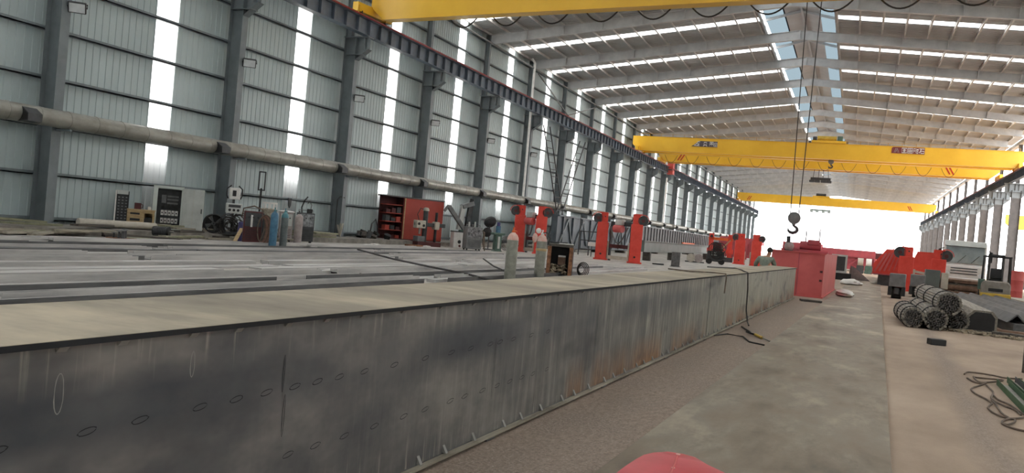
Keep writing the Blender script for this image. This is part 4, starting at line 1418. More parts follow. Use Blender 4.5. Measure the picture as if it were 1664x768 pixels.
for i in range(5):
    MB().bar((0, 0, 0), (.1*math.sin(i), -.3+.16*i, .7+.1*math.sin(i*2)), .1, .02).build('offcut_strip', 'pale_stone', t, smooth=False)
t = thing('wall_hook', 'dark hook hanging from the girt right of the foil-covered machine', 'hook', (-28.86, 37.4, 2.2))
MB().prism([(-.15, 0), (.15, 0), (.1, -.4), (0, -.55), (-.1, -.4)], -.03, .03, 'X').build('plate', 'dark_grey', t, smooth=False)
rl = random.Random(8)
for i in range(9):
    x, y = rl.uniform(-25.6, -23.6), rl.uniform(38, 50)
    b = MB().sphere((0, 0, .02), 1, (.28*rl.uniform(.5, 1), .4*rl.uniform(.5, 1), .05), 10, 5)
    for j, v in enumerate(b.v):
        b.v[j] = (v[0]+.05*math.sin(j*1.7), v[1]+.05*math.sin(j*2.3), max(0, v[2]))
    tag(b.build('paper_scrap', 'white' if i % 2 else 'pale_stone', None, loc=(x, y, 0), smooth=False), 'crumpled pale scrap on the floor before the red cabinet', 'litter', 'pale scraps on the floor')

# red sheet-metal cabinet with open shelf bay, drill in front
t = thing('storage_cabinet', 'large red sheet-metal storage cabinet with dark open shelves on its left', 'cabinet', (-27.5, 48.55, .25), R(66))
w, h, d = 4.7, 2.75, .8
b = MB()
b.box(-w/2, d/2-.03, 0, w/2, d/2, h)
b.box(-w/2, d/2-.1, 0, -w/2+.04, d/2, h)
b.box(w/2-.04, -d/2, 0, w/2, d/2, h)
b.box(-w/2+1.35, -d/2, 0, -w/2+1.4, d/2, h)
b.box(-w/2, -d/2, 0, w/2, d/2, .06)
b.build('carcass', 'dark_red', t, smooth=False)
MB().box(-w/2-.12, -d/2-.08, h, w/2+.05, d/2+.05, h+.07).build('roof_sheet', 'rib_grey', t, smooth=False)
dd = MB().box(-w/2+1.4, -d/2-.04, .05, w/2, -d/2, h-.02).build('door', 'cabinet_red', t, smooth=False)
MB().box(-w/2+1.42, -d/2-.07, .05, -w/2+1.5, -d/2-.04, h-.02).build('door_edge', 'timber', dd, smooth=False)
for i in range(4):
    MB().box(-w/2+.04, -d/2+.05, .55+i*.55, -w/2+1.35, d/2-.03, .6+i*.55).build('shelf', 'cabinet_red', t, smooth=False)
rr = random.Random(12)
for i in range(4):
    for j in range(3):
        x = -w/2+.1+j*.42
        p = Matrix.Rotation(R(66), 3, 'Z') @ Vector((x+.18, -.1, 0))
        o = MB().box(-.16, -.2, 0, .16, .2, rr.uniform(.18, .38)).build('parts_box', rr.choice(('dark_red', 'dark_grey', 'cabinet_red')), None, loc=(-27.5+p.x, 48.55+p.y, .25+.605+i*.55 if i < 3 else .312), rot=(0, 0, R(66)))
        tag(o, 'small dark box on the open shelves of the red cabinet', 'box', 'boxes on the red cabinet shelves')
t = thing('drill_press', 'radial drill with pale head and dark column in front of the red cabinet', 'drill', (-25.5, 46.9, .0), R(58))
MB().box(-.7, -.5, 0, 1.0, .5, .28).build('base', 'dark_red', t, bevel=.02)
MB().cyl((0, 0, .28), (0, 0, 2.25), .16, n=18).build('column', 'dark_grey', t)
MB().lathe((0, 0, 2.25), [(.2, 0), (.2, .1), (.14, .2), (.05, .22)], 16).build('column_cap', 'pale_stone', t)
ar = MB().box(-.75, -.12, 1.25, 1.45, .12, 1.5).build('arm', 'dark_grey', t, bevel=.03)
hd = MB().box(-.75, -.3, 1.12, -.1, .2, 1.62).build('drill_head', 'pale_stone', t, bevel=.04)
MB().cyl((-.42, -.1, .75), (-.42, -.1, 1.12), .06, n=12).build('spindle', 'galv', hd)
MB().cyl((-.6, -.32, 1.4), (-.6, -.3, 1.4), .09, n=12).build('dial', 'black', hd)
MB().cyl((-.25, -.32, 1.3), (-.25, -.3, 1.3), .09, n=12).build('dial', 'black', hd)
MB().box(.62, -.25, 1.1, .95, .2, 1.6).build('counter_box', 'pale_stone', t, bevel=.04)
MB().cyl((.8, 0, .28), (.8, 0, 2.2), .09, n=14).build('guide_column', 'black', t)
MB().box(-.62, -.3, .28, -.1, .3, .62).build('work_table', 'mid_grey', t, bevel=.02)
b = MB().tube([(-.1, .0, 2.3), (-.4, 0, 2.4), (-.6, 0, 2.0), (-.45, 0, 1.6)], .025, 6)
b.build('supply_cable', 'cable_dark', t)
o = MB().obox((0, 0, .05), (1.0, .5, .1)).build('rusty_plate', 'rust_orange', None, loc=(-24.9, 44.6, 0), rot=(0, 0, R(50)), smooth=False)
tag(o, 'rusty plate on the floor left of the radial drill', 'plate')

# welding robot arm on a white cabinet, foil machine, fan, green trolley
t = thing('welding_boom', 'grey articulated boom arm folded over a pair of white boxes', 'boom', (-25.0, 51.0, .0), R(52))
MB().box(.0, .1, 0, .7, .7, .25).build('base', 'dark_grey', t, smooth=False)
MB().cyl((.3, .4, .25), (.3, .4, 1.2), .2, n=16).build('pedestal', 'machine_green', t)
b = MB().bar((.55, .3, 1.15), (-.85, .3, 2.75), .24, .26)
b.build('lower_arm', 'mid_grey', t, smooth=False)
MB().bar((-.85, .3, 2.8), (-1.15, .3, 2.4), .14, .16).build('elbow_link', 'mid_grey', t, smooth=False)
MB().bar((.15, .5, 1.2), (.35, .5, 2.9), .32, .3).build('upper_column', 'pale_grey', t, smooth=False)
MB().bar((.75, .5, 1.3), (.9, .5, 2.9), .3, .3).build('dark_column', 'dark_grey', t, smooth=False)
MB().obox((.65, .5, 2.95), (.9, .5, .3), ry=-.35).build('shoulder_block', 'mid_grey', t, bevel=.04)
MB().cyl((.95, .5, 3.1), (1.0, .5, 3.4), .16, n=14).build('motor', 'black', t)
def white_box(loc, rz, w, label, hole):
    t = thing('machine_cabinet', label, 'cabinet', loc, rz)
    MB().box(-w/2, -.3, .0, w/2, .3, 1.05).build('body', 'white', t, bevel=.015)
    MB().box(-w/2-.02, -.32, 1.05, w/2+.02, .32, 1.12).build('top', 'dark_grey', t, smooth=False)
    if hole:
        MB().cyl((.08, -.31, .42), (.08, -.3, .42), .12, n=18).build('fan_opening', 'black', t)
        MB().cyl((.12, -.31, .15), (.12, -.3, .15), .08, n=18).build('cable_opening', 'dark_red', t)
    return t
white_box((-24.5, 49.6, 0), R(50), .68, 'wider white machine cabinet with two dark round openings', True)
white_box((-23.95, 50.4, 0), R(50), .4, 'narrow plain white cabinet against the foil-covered machine', False)
t = welder((-22.6, 48.0, 0), R(48), 1.05, .7, 1.5, 'mid_grey', 'foil', 'wide scratched grey machine with foil front right of the white cabinets')
for i, (x, h) in enumerate(((-.3, .3), (-.1, .18), (.1, .34), (.3, .2))):
    MB().cyl((x, 0, 1.5), (x, 0, 1.5+h), .05, n=10).build('top_fitting', ('pale_grey', 'dark_grey')[i % 2], t)
for i in range(5):
    MB().tube([(.5, -.2+.1*i, 1.4), (.62+.02*i, -.3, 1.2), (.6+.03*i, -.35, .5), (.75, -.4, .03)], .03, 6).build('side_cable', 'hose', t)
t = thing('pedestal_fan', 'dark pedestal fan tilted upward between the foil machine and the green trolley', 'fan', (-23.6, 52.8, .0), R(48))
MB().cyl((0, 0, 0), (0, 0, .06), .35, n=18).build('base', 'dark_grey', t)
MB().cyl((0, 0, .06), (0, 0, 1.9), .04, n=10).build('pole', 'dark_grey', t)
MB().lathe((0, 0, 0), [(.05, -.25), (.42, -.12), (.45, 0), (.42, .05), (.05, .12)], 20, 'Y').build('cage', 'dark_grey', t, loc=(0, 0, 1.95), rot=(R(35), 0, 0))
MB().lathe((0, 0, 0), [(.05, -.2), (.3, -.1), (.34, 0), (.3, .1), (.05, .2)], 16, 'Y').build('lower_reel', 'black', t, loc=(-.2, -.1, 1.2))
t = thing('bench_grinder_stand', 'green machine pedestal with a small blue motor on top', 'machine pedestal', (-22.1, 50.9, 0), R(48))
MB().prism([(-.32, 0), (.32, 0), (.22, .1), (.2, 1.1), (-.2, 1.1), (-.22, .1)], -.22, .22).build('pedestal', 'machine_green', t, smooth=False)
MB().box(-.42, -.3, 1.1, .42, .3, 1.25).build('table', 'machine_green', t, bevel=.02)
MB().box(-.1, -.32, .2, .05, -.22, 1.0).build('guard_rail', 'pale_grey', t, smooth=False)
MB().cyl((.0, 0, 1.25), (.0, 0, 1.7), .16, n=14).build('motor', 'blue_cyl', t)
MB().cyl((.0, 0, 1.7), (.0, 0, 1.95), .11, n=14).build('motor_cap', 'purple_blue', t)
t = thing('hose_reel', 'thin wire hose loops on the floor right of the green pedestal', 'hose', (-21.9, 52.3, .0), R(48))
for i in range(6):
    r_ = .3+.05*i
    MB().tube([(r_*math.cos(a*math.pi/9), .05*i-.1, .55+r_*.9*math.sin(a*math.pi/9)) for a in range(19)], .018, 5).build('hose_loop', 'hose' if i % 2 else 'mid_grey', t)

# rusty box frame behind the box beam
t = thing('scrap_hutch', 'rusty open-fronted steel box frame with a black interior behind the box beam', 'frame', (-10.45, 30.3, 0), R(16))
w, d, h = .95, .8, 1.22
b = MB()
b.box(-w/2, -d/2, h-.1, w/2, d/2, h)
b.build('top_plate', 'dark_plank', t, smooth=False)
for sx in (-1, 1):
    b = MB()
    b.bar((sx*(w/2-.06), -d/2+.05, 0), (sx*(w/2-.06), -d/2+.05, h-.1), .14, .1)
    b.build('front_post', 'rust_orange', t, smooth=False)
    MB().box(sx*w/2-.02, -d/2+.08, 0, sx*w/2+.02, d/2, h-.1).build('side_plate', 'black', t, smooth=False)
MB().box(-w/2, d/2-.03, 0, w/2, d/2, h-.1).build('back_plate', 'black', t, smooth=False)
MB().box(-w/2, -d/2, .0, w/2, d/2, .05).build('bottom_plate', 'black', t, smooth=False)
o = MB().box(-.14, -.1, 0, .14, .1, .3).build('metal_box', 'rust', None, loc=(-10.42, 30.4, .42), rot=(0, 0, R(16)))
tag(o, 'small rusty box with a white lid inside the rusty frame', 'box')
MB().box(-.14, -.1, .3, .14, .1, .36).build('lid', 'white', o, smooth=False)
t = MB()
rk = random.Random(31)
for i in range(30):
    t.obox((rk.uniform(-.36, .36), rk.uniform(-.3, .25), .05+rk.uniform(0, .34)), (rk.uniform(.1, .25), rk.uniform(.05, .2), .05), rk.uniform(0, 1), rk.uniform(0, 1), rk.uniform(0, 3))
o = t.build('swarf', 'debris', None, smooth=False, loc=(-10.45, 30.3, 0.02), rot=(0, 0, R(16)))
tag(o, 'heap of pale swarf and scrap filling the bottom of the rusty frame', 'scrap', kind='stuff')
o = MB().bar((-.25, -.1, .04), (.3, .05, .06), .1, .06).build('angle_grinder', 'dark_grey', None, loc=(-10.5, 30.2, 1.22), rot=(0, 0, R(16)))
tag(o, 'dark hand grinder lying on top of the rusty frame', 'grinder')
MB().cyl((-.3, -.1, .02), (-.3, -.1, .07), .09, n=14).build('guard', 'black', o)
o = MB().box(-.28, -.06, 0, .28, .06, .04).build('rag', 'white', None, loc=(-10.2, 30.15, 1.22), rot=(0, 0, R(5)), bevel=.015)
tag(o, 'pale rag on the right end of the rusty frame top', 'rag')
t = thing('cable_coil', 'dark coil of cable on the floor right of the rusty frame', 'cable', (-9.75, 30.9, 0), R(16))
for i in range(4):
    r_ = .15+.045*i
    MB().tube([(r_*.8*math.cos(a*math.pi/8)+.02*i, .04*i, .30+r_*math.sin(a*math.pi/8)) for a in range(17)], .02, 6).build('cable_loop', 'cable_dark', t)

# ------------------------------------------------------------------ red chain-turner posts
def turner_post(loc, rz, side, label, h=3.2, w=.78, red='machine_red', grp='red turner posts'):
    """square red post with a drive sprocket box at the head and a foot plate"""
    t = thing('turner_post', label, 'machine post', loc, rz, grp)
    MB().box(-w/2, -.35, .1, w/2, .35, h*.80).build('post', red, t, bevel=.02)
    MB().box(-w/2+.22 if side < 0 else -w/2+.08, -.3, h*.80, w/2-.08 if side < 0 else w/2-.22, .3, h).build('head', red, t, bevel=.02)
    MB().box(-w/2+.1, -.36, h-.02, w/2-.1, .36, h+.04).build('head_plate', red, t, smooth=False)
    MB().box(-w/2-.1, -.45, 0, w/2+.1, .45, .1).build('foot_plate', red, t, smooth=False)
    sx = side*(w/2-.02)
    sp = MB().cyl((sx, -.30, h*.88), (sx, -.1, h*.88), .34, n=24).build('sprocket', 'dark_grey', t)
    MB().cyl((sx, -.34, h*.88), (sx, -.08, h*.88), .12, n=14).build('hub', 'dark_red', sp)
    n = 14
    pts = []
    for i in range(n+1):
        a = math.pi*i/n
        pts.append((sx+side*.0+.42*math.cos(a), h*.88+.42*math.sin(a)))
    poly = pts + [(x*0+sx+(.38 if x > sx else -.38)*1, z) if False else (sx+(x-sx)*.9, h*.88+(z-h*.88)*.9) for x, z in reversed(pts)]
    MB().prism(poly, -.38, -.02).build('sprocket_guard', red, t, smooth=False)
    MB().cyl((-.02, -.36, .42), (-.02, -.345, .42), .07, n=12).build('bolt_hole', 'black', t)
    MB().cyl((.1, -.31, h*.92), (.1, -.30, h*.92), .05, n=10).build('bearing', 'dark_grey', t)
    MB().box(-side*(w/2+.06)-.05, -.2, .1, -side*(w/2+.06)+.05, .2, 1.35).build('guide_rail', 'pale_stone', t, smooth=False)
    return t
def winch(p, q, label):
    """drive unit slung between two posts: chain loops, gearbox and motor"""
    p, q = Vector(p), Vector(q)
    c = (p+q)/2
    t = thing('chain_drive', label, 'chain drive', (c.x, c.y, 0), math.atan2(q.y-p.y, q.x-p.x))
    L_ = (q-p).length/2-.62
    MB().box(-L_, .1, 2.45, L_, .4, 2.75).build('crossbeam', 'dark_grey', t, smooth=False)
    MB().cyl((-.35, -.1, 2.25), (.35, -.1, 2.25), .26, n=16).build('motor', 'dull_red', t)
    MB().box(-.3, -.2, 2.5, .3, .25, 2.9).build('gearbox', 'pale_grey', t, bevel=.04)
    for sx in (-1, 1):
        MB().box(sx*L_-.06, .15, 0, sx*L_+.06, .3, 2.45).build('frame_leg', 'dark_grey', t, smooth=False)
    MB().box(-L_, .1, .9, L_, .3, 1.15).build('lower_beam', 'dark_red', t, smooth=False)
    MB().box(-L_, .05, .1, L_, .4, .35).build('base_beam', 'pale_stone', t, smooth=False)
    pts = [(-L_+.1+(2*L_-.2)*i/12, -.05, 2.4-1.15*math.sin(math.pi*i/12)) for i in range(13)]
    MB().tube(pts, .05, 6).build('chain', 'dark_steel', t)
turner_post((-22.4, 55.4, 0), R(22), -1, 'leftmost red machine post, with its black sprocket on the left', 3.3)
turner_post((-20.45, 54.6, 0), R(20), 1, 'red machine post behind the strapped gas cylinder', 3.3)
winch((-22.4, 55.4, 0), (-20.45, 54.6, 0), 'chain drive with red motor slung between the two leftmost red posts')
turner_post((-16.5, 56.4, 0), R(18), -1, 'red machine post right of the rusty frame, sprocket on its left', 3.3)
turner_post((-13.75, 55.2, 0), R(16), 1, 'red machine post nearest the long grey-green beam, sprocket on its right', 3.3)
winch((-16.5, 56.4, 0), (-13.75, 55.2, 0), 'chain drive with dull red motor between the middle pair of red posts')
turner_post((-10.9, 87.5, 0), R(10), -1, 'far red machine post, left of the pair behind the worker', 3.1, 1.0)
turner_post((-9.1, 86.0, 0), R(10), 1, 'far red machine post, right of the pair behind the worker', 3.1, .95)

# ribbed girders behind the posts
def ribbed_girder(loc, L_, h, m, label, ribs, brace):
    t = thing('bridge_girder', label, 'girder', loc)
    MB().box(-.25, 0, .35, .25, L_, h-.12).build('web_box', m, t, smooth=False)
    MB().box(-.4, -.05, h-.12, .42, L_+.05, h).build('top_flange', m, t, smooth=False)
    MB().box(-.4, -.05, .3, .42, L_+.05, .4).build('bottom_flange', m, t, smooth=False)
    rib = MB().box(.25, -.1, .4, .4, .1, h-.12).mesh('rib', m, False)
    for i in range(ribs):
        o = bpy.data.objects.new('rib', rib)
        COL.objects.link(o)
        o.parent = t
        o.location = (0, L_*(i+.5)/ribs, 0)
    for i in range(brace):
        y = L_*(i+.5)/brace
        dy = L_/brace*.4
        MB().bar((.33, y-dy, .6), (.33, y+dy*.2, h-.3), .12).build('brace', 'steel_paint', t, smooth=False)
        MB().bar((.33, y+dy, .6), (.33, y+dy*.2, h-.3), .12).build('brace', 'steel_paint', t, smooth=False)
    for i in range(3):
        y = L_*(i+.5)/3
        MB().box(-.5, y-.3, 0, .5, y+.3, .3).build('support_block', 'dark_plank', t, smooth=False)
    return t
ribbed_girder((-23.2, 65.0, 0), 26, 3.1, 'blue_grey', 'dark blue-grey steel girder with diagonal bracing behind the red posts', 10, 6)
ribbed_girder((-23.2, 92.0, 0), 64, 3.25, 'rib_grey', 'long brown-grey girder with upright ribs beyond the braced girder', 40, 0)
t = thing('scaffold_frame', 'dark tubular scaffold frame standing before the blue-grey girder', 'scaffold', (-19.6, 63.5, 0), R(20))
for sx in (-.8, 0, .8):
    MB().cyl((sx, 0, 0), (sx, 0, 2.9 if sx else 2.3), .05, n=8).build('upright', 'dark_grey', t)
for z in (.5, 1.2, 1.9):
    MB().cyl((-.8, 0, z), (.8, 0, z), .04, n=8).build('rail', 'dark_grey', t)
t = thing('site_lamp', 'small white work lamp among the dark frames behind the rusty frame', 'lamp', (-18.6, 61.0, 0), R(20))
MB().box(-.03, -.03, 0, .03, .03, .8).build('post', 'dark_grey', t, smooth=False)
MB().box(-.3, -.1, .8, .3, .1, 1.1).build('lamp_head', 'white', t, bevel=.03)
# long plate beam on trestles and a short steel post
t = thing('plate_girder', 'long grey-green plate beam raised on low supports right of the red posts', 'steel beam', (-15.2, 63.5, 0), R(.5))
MB().box(-.25, 0, .75, -.22, 42, 1.55).build('web', 'green_grey', t, smooth=False)
MB().box(-.4, 0, 1.55, .1, 42, 1.6).build('top_flange', 'green_grey', t, smooth=False)
MB().box(-.4, 0, .7, .1, 42, .75).build('bottom_flange', 'green_grey', t, smooth=False)
MB().box(-.4, -.03, .7, .1, 0, 1.6).build('end_plate', 'green_grey', t, smooth=False)
for y in (2, 12, 22, 32, 40):
    MB().box(-.4, y-.2, 0, .2, y+.2, .7).build('support', 'dark_plank', t, smooth=False)
for i in range(3):
    o = MB().box(-.06, -3, 0, .06, 3, .12).build('orange_bar', 'orange', None, smooth=False, loc=(-15.5+.18*i, 84-1.5*i, 1.6), rot=(0, 0, R(1.5*i)))
    tag(o, ('orange bar furthest left on the grey-green beam', 'middle orange bar on the grey-green beam', 'orange bar furthest right on the grey-green beam')[i], 'bar', 'orange bars on the plate beam')
t = thing('steel_stub', 'short dark grey steel stub post standing before the grey-green beam', 'post', (-11.3, 57.0, 0), R(14))
MB().box(-.28, -.24, .03, .28, .24, 1.0).build('shaft', 'dark_steel', t, bevel=.01)
MB().box(-.36, -.3, 0, .36, .3, .03).build('foot', 'dark_steel', t, smooth=False)
o = MB().box(-.4, -.1, 0, .4, .1, .1).build('clamp', 'black', None, loc=(-12.6, 57.5, 0), rot=(0, 0, .5), bevel=.02)
tag(o, 'small black clamp on the floor left of the steel stub post', 'clamp')
t = thing('welding_trolley', 'dark welding trolley piled with cables at the far end of the grey-green beam', 'welding machine', (-11.6, 76.5, 0), R(12))
MB().box(-.75, -.5, .25, .75, .5, 1.2).build('body', 'dark_grey', t, bevel=.03)
MB().box(-.4, -.52, .8, .1, -.5, 1.1).build('panel', 'pale_grey', t, smooth=False)
MB().box(-.3, -.2, 1.2, .4, .3, 2.0).build('control_tower', 'dark_red', t, bevel=.03)
MB().bar((.3, 0, 1.2), (1.2, 0, 2.3), .1).build('boom', 'timber', t, smooth=False)
for sx in (-.55, .55):
    MB().cyl((sx, -.56, .25), (sx, -.4, .25), .25, n=16).build('wheel', 'rubber', t)
    MB().cyl((sx, .4, .25), (sx, .56, .25), .25, n=16).build('wheel', 'rubber', t)
for i in range(8):
    r_ = rc.uniform(.3, .55)
    cx, cz = rc.uniform(-.5, .5), rc.uniform(.9, 1.5)
    MB().tube([(cx+r_*math.cos(a*math.pi/8), -.6-.02*i, cz+r_*math.sin(a*math.pi/8)) for a in range(17)], .035, 6).build('cable_loop', 'cable_dark', t)
t = thing('reel_stand', 'low stand with pale cable drums left of the dark welding trolley', 'reel stand', (-13.2, 76, 0), R(12))
for i, x in enumerate((-.5, .2)):
    MB().cyl((x, -.2, .4), (x, .2, .4), .38, n=18).build('drum', ('pale_stone', 'pink_cyl')[i], t)
MB().box(-1, -.1, 0, .7, .1, .1).build('base', 'dark_grey', t, smooth=False)
# orange-red welding gantry behind
t = thing('red_gantry', 'orange-red machine gantry left of the far pair of red posts', 'gantry', (-13.6, 92.5, 0), R(8))
for sx in (-1.0, 1.0):
    MB().box(sx-.25, -.3, 0, sx+.25, .3, 3.0).build('leg', 'machine_red', t, smooth=False)
MB().box(-1.4, -.35, .9, 1.4, .35, 1.4).build('tie_beam', 'machine_red', t, smooth=False)
MB().box(-1.3, -.3, 2.3, 1.3, .3, 2.6).build('crosshead', 'orange', t, smooth=False)
MB().cyl((-1.0, -.35, 2.7), (-1.0, -.3, 2.7), .15, n=12).build('bearing', 'black', t)
MB().box(-1.4, -.8, 0, 1.4, -.3, .5).build('carriage', 'dark_grey', t, smooth=False)

# red box beam standing at the end of the big beam
t = thing('red_box_beam', 'large salmon-red steel box section standing just beyond the end of the box beam', 'steel box', (-1.98, 36.0, 0), -math.atan(.0236))
MB().box(-1.05, -1.3, .05, .95, 9.5, 1.72).build('shell', 'dull_red', t, smooth=False)
MB().box(-1.1, -1.35, 1.72, 1.0, 9.55, 1.76).build('top_flange', 'dull_red', t, smooth=False)
MB().box(-1.1, -1.35, .0, 1.0, 9.55, .05).build('bottom_flange', 'dull_red', t, smooth=False)
MB().box(-.02, -1.32, .05, .02, -1.3, 1.7).build('joint_strip', 'far_red', t, smooth=False)
for z in (.65, 1.0):
    MB().box(.82, -1.36, z, .92, -1.3, z+.08).build('lug', 'dark_red', t, smooth=False)
# motors and fittings standing on the red box
t = thing('pump_unit', 'red pump unit with upright valves on top of the salmon-red box', 'pump', (-1.9, 43.5, 1.76))
MB().box(-1.0, -.5, 0, 1.0, .5, .18).build('base', 'far_red', t, smooth=False)
MB().cyl((-.9, 0, .45), (.5, 0, .45), .28, n=16).build('pump_barrel', 'far_red', t)
MB().box(-.4, -.35, .5, .4, .35, .85).build('pump_block', 'far_red', t, bevel=.05)
t.scale = (.7, .7, .75)
for x, h in ((-.55, 1.4), (.35, 1.6)):
    MB().cyl((x, 0, .6), (x, 0, h), .04, n=8).build('valve_stem', 'mid_grey', t)
t = thing('hydraulic_motor', 'grey motor with dark cap standing on the salmon-red box, left of the pump', 'motor', (-3.35+.45, 41.5, 1.76))
t.scale = (.55, .55, .7)
MB().sphere((0, 0, .32), .34, (1.2, 1, .95)).build('body', 'pink_cyl', t)
MB().box(-.25, -.2, .55, .05, .2, 1.0).build('cap', 'dark_grey', t, bevel=.03)
MB().box(-.35, -.3, 0, .35, .3, .06).build('foot', 'dark_grey', t, smooth=False)

# worker bending behind the far end of the box beam
def skinned(name, pts, edges, rad, m, parent, sub=2):
    me = bpy.data.meshes.new(name)
    me.from_pydata(pts, edges, [])
    me.materials.append(MT[m])
    o = bpy.data.objects.new(name, me)
    COL.objects.link(o)
    o.parent = parent
    sk = o.modifiers.new('skin', 'SKIN')
    sk.use_smooth_shade = True
    for i, r_ in enumerate(rad):
        v = me.skin_vertices[0].data[i]
        v.radius = r_ if isinstance(r_, tuple) else (r_, r_)
        v.use_root = (i == 0)
    ss = o.modifiers.new('sub', 'SUBSURF')
    ss.levels = sub
    ss.render_levels = sub
    return o
PW = thing('person', 'worker in grey-green overalls bending forward behind the far end of the box beam', 'person', (-3.2, 33.35, 0), R(8))
# local: +Y away from the camera, the figure seen from behind with the head turned right
P_ = [(0, 0, .92), (.03, .08, 1.12), (.07, .16, 1.32), (.13, .22, 1.46), (.18, .26, 1.55), (.20, .28, 1.66),
      (-.17, .16, 1.36), (-.30, .26, 1.14), (-.26, .48, .98), (-.22, .56, .95),
      (.30, .20, 1.36), (.42, .28, 1.14), (.36, .50, .98), (.32, .58, .95),
      (-.11, .0, .86), (-.13, .06, .50), (-.13, -.02, .09), (-.13, .12, .05),
      (.13, .0, .86), (.16, .10, .50), (.17, .0, .09), (.17, .14, .05)]
E_ = [(0, 1), (1, 2), (2, 3), (3, 4), (4, 5), (2, 6), (6, 7), (7, 8), (8, 9), (2, 10), (10, 11), (11, 12), (12, 13), (0, 14), (14, 15), (15, 16), (16, 17), (0, 18), (18, 19), (19, 20), (20, 21)]
R_ = [(.17, .13), (.17, .13), (.2, .14), (.07, .07), (.075, .085), (.09, .105), .085, .06, .045, .04, .085, .06, .045, .04, .105, .075, .055, .05, .105, .075, .055, .05]
body = skinned('body', P_, E_, R_, 'skin', PW)
def sub_skin(name, idx, grow, m):
    mp = {v: i for i, v in enumerate(idx)}
    es = [(mp[a], mp[c]) for a, c in E_ if a in mp and c in mp]
    rs_ = [((R_[i][0]+grow, R_[i][1]+grow) if isinstance(R_[i], tuple) else R_[i]+grow) for i in idx]
    return skinned(name, [P_[i] for i in idx], es, rs_, m, PW)
sub_skin('jacket', [0, 1, 2, 6, 7, 8, 10, 11, 12], .028, 'cloth_green')
sub_skin('trousers', [0, 14, 15, 16, 18, 19, 20], .022, 'dark_grey')
MB().box(-.12, -.065, 1.18, .06, -.055, 1.25).build('back_print', 'white', PW, smooth=False, rot=(R(-14), 0, 0), loc=(0, .22, .06))
MB().sphere((.195, .275, 1.71), .112, (1, 1.12, 1.0), 18, 12).build('cap', 'hair', PW)
for sx, hx in ((-1, -.22), (1, .32)):
    for k in range(4):
        MB().tube([(hx-.03+.02*k, .57, .95), (hx-.03+.021*k, .63, .93-.004*k), (hx-.03+.021*k, .655, .89)], .009, 6).build('finger', 'skin', PW)
    MB().tube([(hx-sx*.035, .55, .95), (hx-sx*.055, .58, .92), (hx-sx*.05, .61, .89)], .010, 6).build('thumb', 'skin', PW)
for sx in (-.13, .17):
    MB().sphere((sx, .06, .05), 1, (.055, .14, .06), 14, 8).build('boot', 'black', PW)
MB().sphere((.225, .38, 1.67), .022, (.7, 1, 1)).build('nose', 'skin', PW)
for sx in (-.095, .095):
    MB().sphere((.20+sx, .29, 1.66), .03, (.4, .7, 1)).build('ear', 'skin', PW)

# ------------------------------------------------------------------ middle distance along the aisle
t = thing('square_duct', 'square white-framed duct section with a dark opening on black blocks in the aisle', 'duct section', (-1.0, 66.2, 0))
b = MB()
for (x0, z0, x1, z1) in ((-.55, .5, .55, .66), (-.55, 1.72, .55, 1.86), (-.55, .66, -.41, 1.72), (.41, .66, .55, 1.72)):
    b.box(x0, -.1, z0, x1, .0, z1)
b.build('frame', 'pale_grey', t, smooth=False)
MB().box(-.5, .0, .5, .5, 1.6, 1.84).build('duct_body', 'dark_grey', t, smooth=False)
MB().box(-.7, -.2, .0, .9, 1.4, .5).build('block_base', 'black', t, smooth=False)
o = MB().prism([(0, 0), (1.6, 0), (.4, 1.0), (.1, 1.1)], 0, .12).build('sloping_plate', 'pink_cyl', None, smooth=False, loc=(-.3, 68.0, .0))
tag(o, 'pale triangular plate leaning right of the square duct section', 'plate')
def far_frame(loc, w, h, d, m, label, bays):
    t = thing('red_steel_frame', label, 'steel frame', loc)
    MB().box(-w/2, 0, h-.9, w/2, d, h).build('top_girder', m, t, smooth=False)
    MB().box(-w/2, 0, .25, w/2, d, .6).build('bottom_girder', m, t, smooth=False)
    MB().box(-w/2, .4, .6, w/2, .6, h-.9).build('back_panel', m, t, smooth=False)
    for i in range(bays+1):
        x = -w/2+w*i/bays
        MB().box(x-.14, .05, 0, x+.14, .35, h-.9).build('post', m, t, smooth=False)
    for i in range(bays):
        x = -w/2+w*(i+.5)/bays
        MB().bar((x-w/bays*.4, .2, .6), (x+w/bays*.4, .2, h-.95), .14).build('brace', m, t, smooth=False)
    return t
far_frame((-.9, 112, 0), 6.6, 2.7, 6, 'far_red', 'dull red braced steel frame crossing the far aisle behind the square duct', 4)
far_frame((3.0, 118, 0), 4.2, 2.6, 5, 'dark_red', 'darker red frame right of the far braced frame', 3)
far_frame((-6.6, 118, 0), 5.0, 3.1, 5, 'far_red', 'dull red frame far behind the worker and the salmon-red box', 3)
far_frame((-16, 128, 0), 6.0, 3.2, 5, 'far_red', 'faded red frame furthest left, beyond the orange-red gantry', 3)
for i in range(5):
    x, y = (-3.2, -1.2, .7, 1.6, 2.6)[i], 100+i*1.3
    t = thing('spool_stand', ('pale pink spool stand left of the square duct', 'pale pink spool stand right behind the square duct', 'dark spool stand in the middle of the far row', 'greenish spool stand near the red slanted girder', 'last spool stand against the red slanted girder')[i], 'stand', (x, y, 0))
    MB().box(-.4, -.3, 0, .4, .3, .9).build('stand', ('dull_red', 'pink_cyl', 'dark_grey', 'machine_green', 'mid_grey')[i], t, smooth=False)
    MB().cyl((-.3, 0, 1.3), (.3, 0, 1.3), .45, n=16).build('spool', ('pink_cyl', 'dull_red', 'pale_stone', 'white', 'dull_red')[i], t)

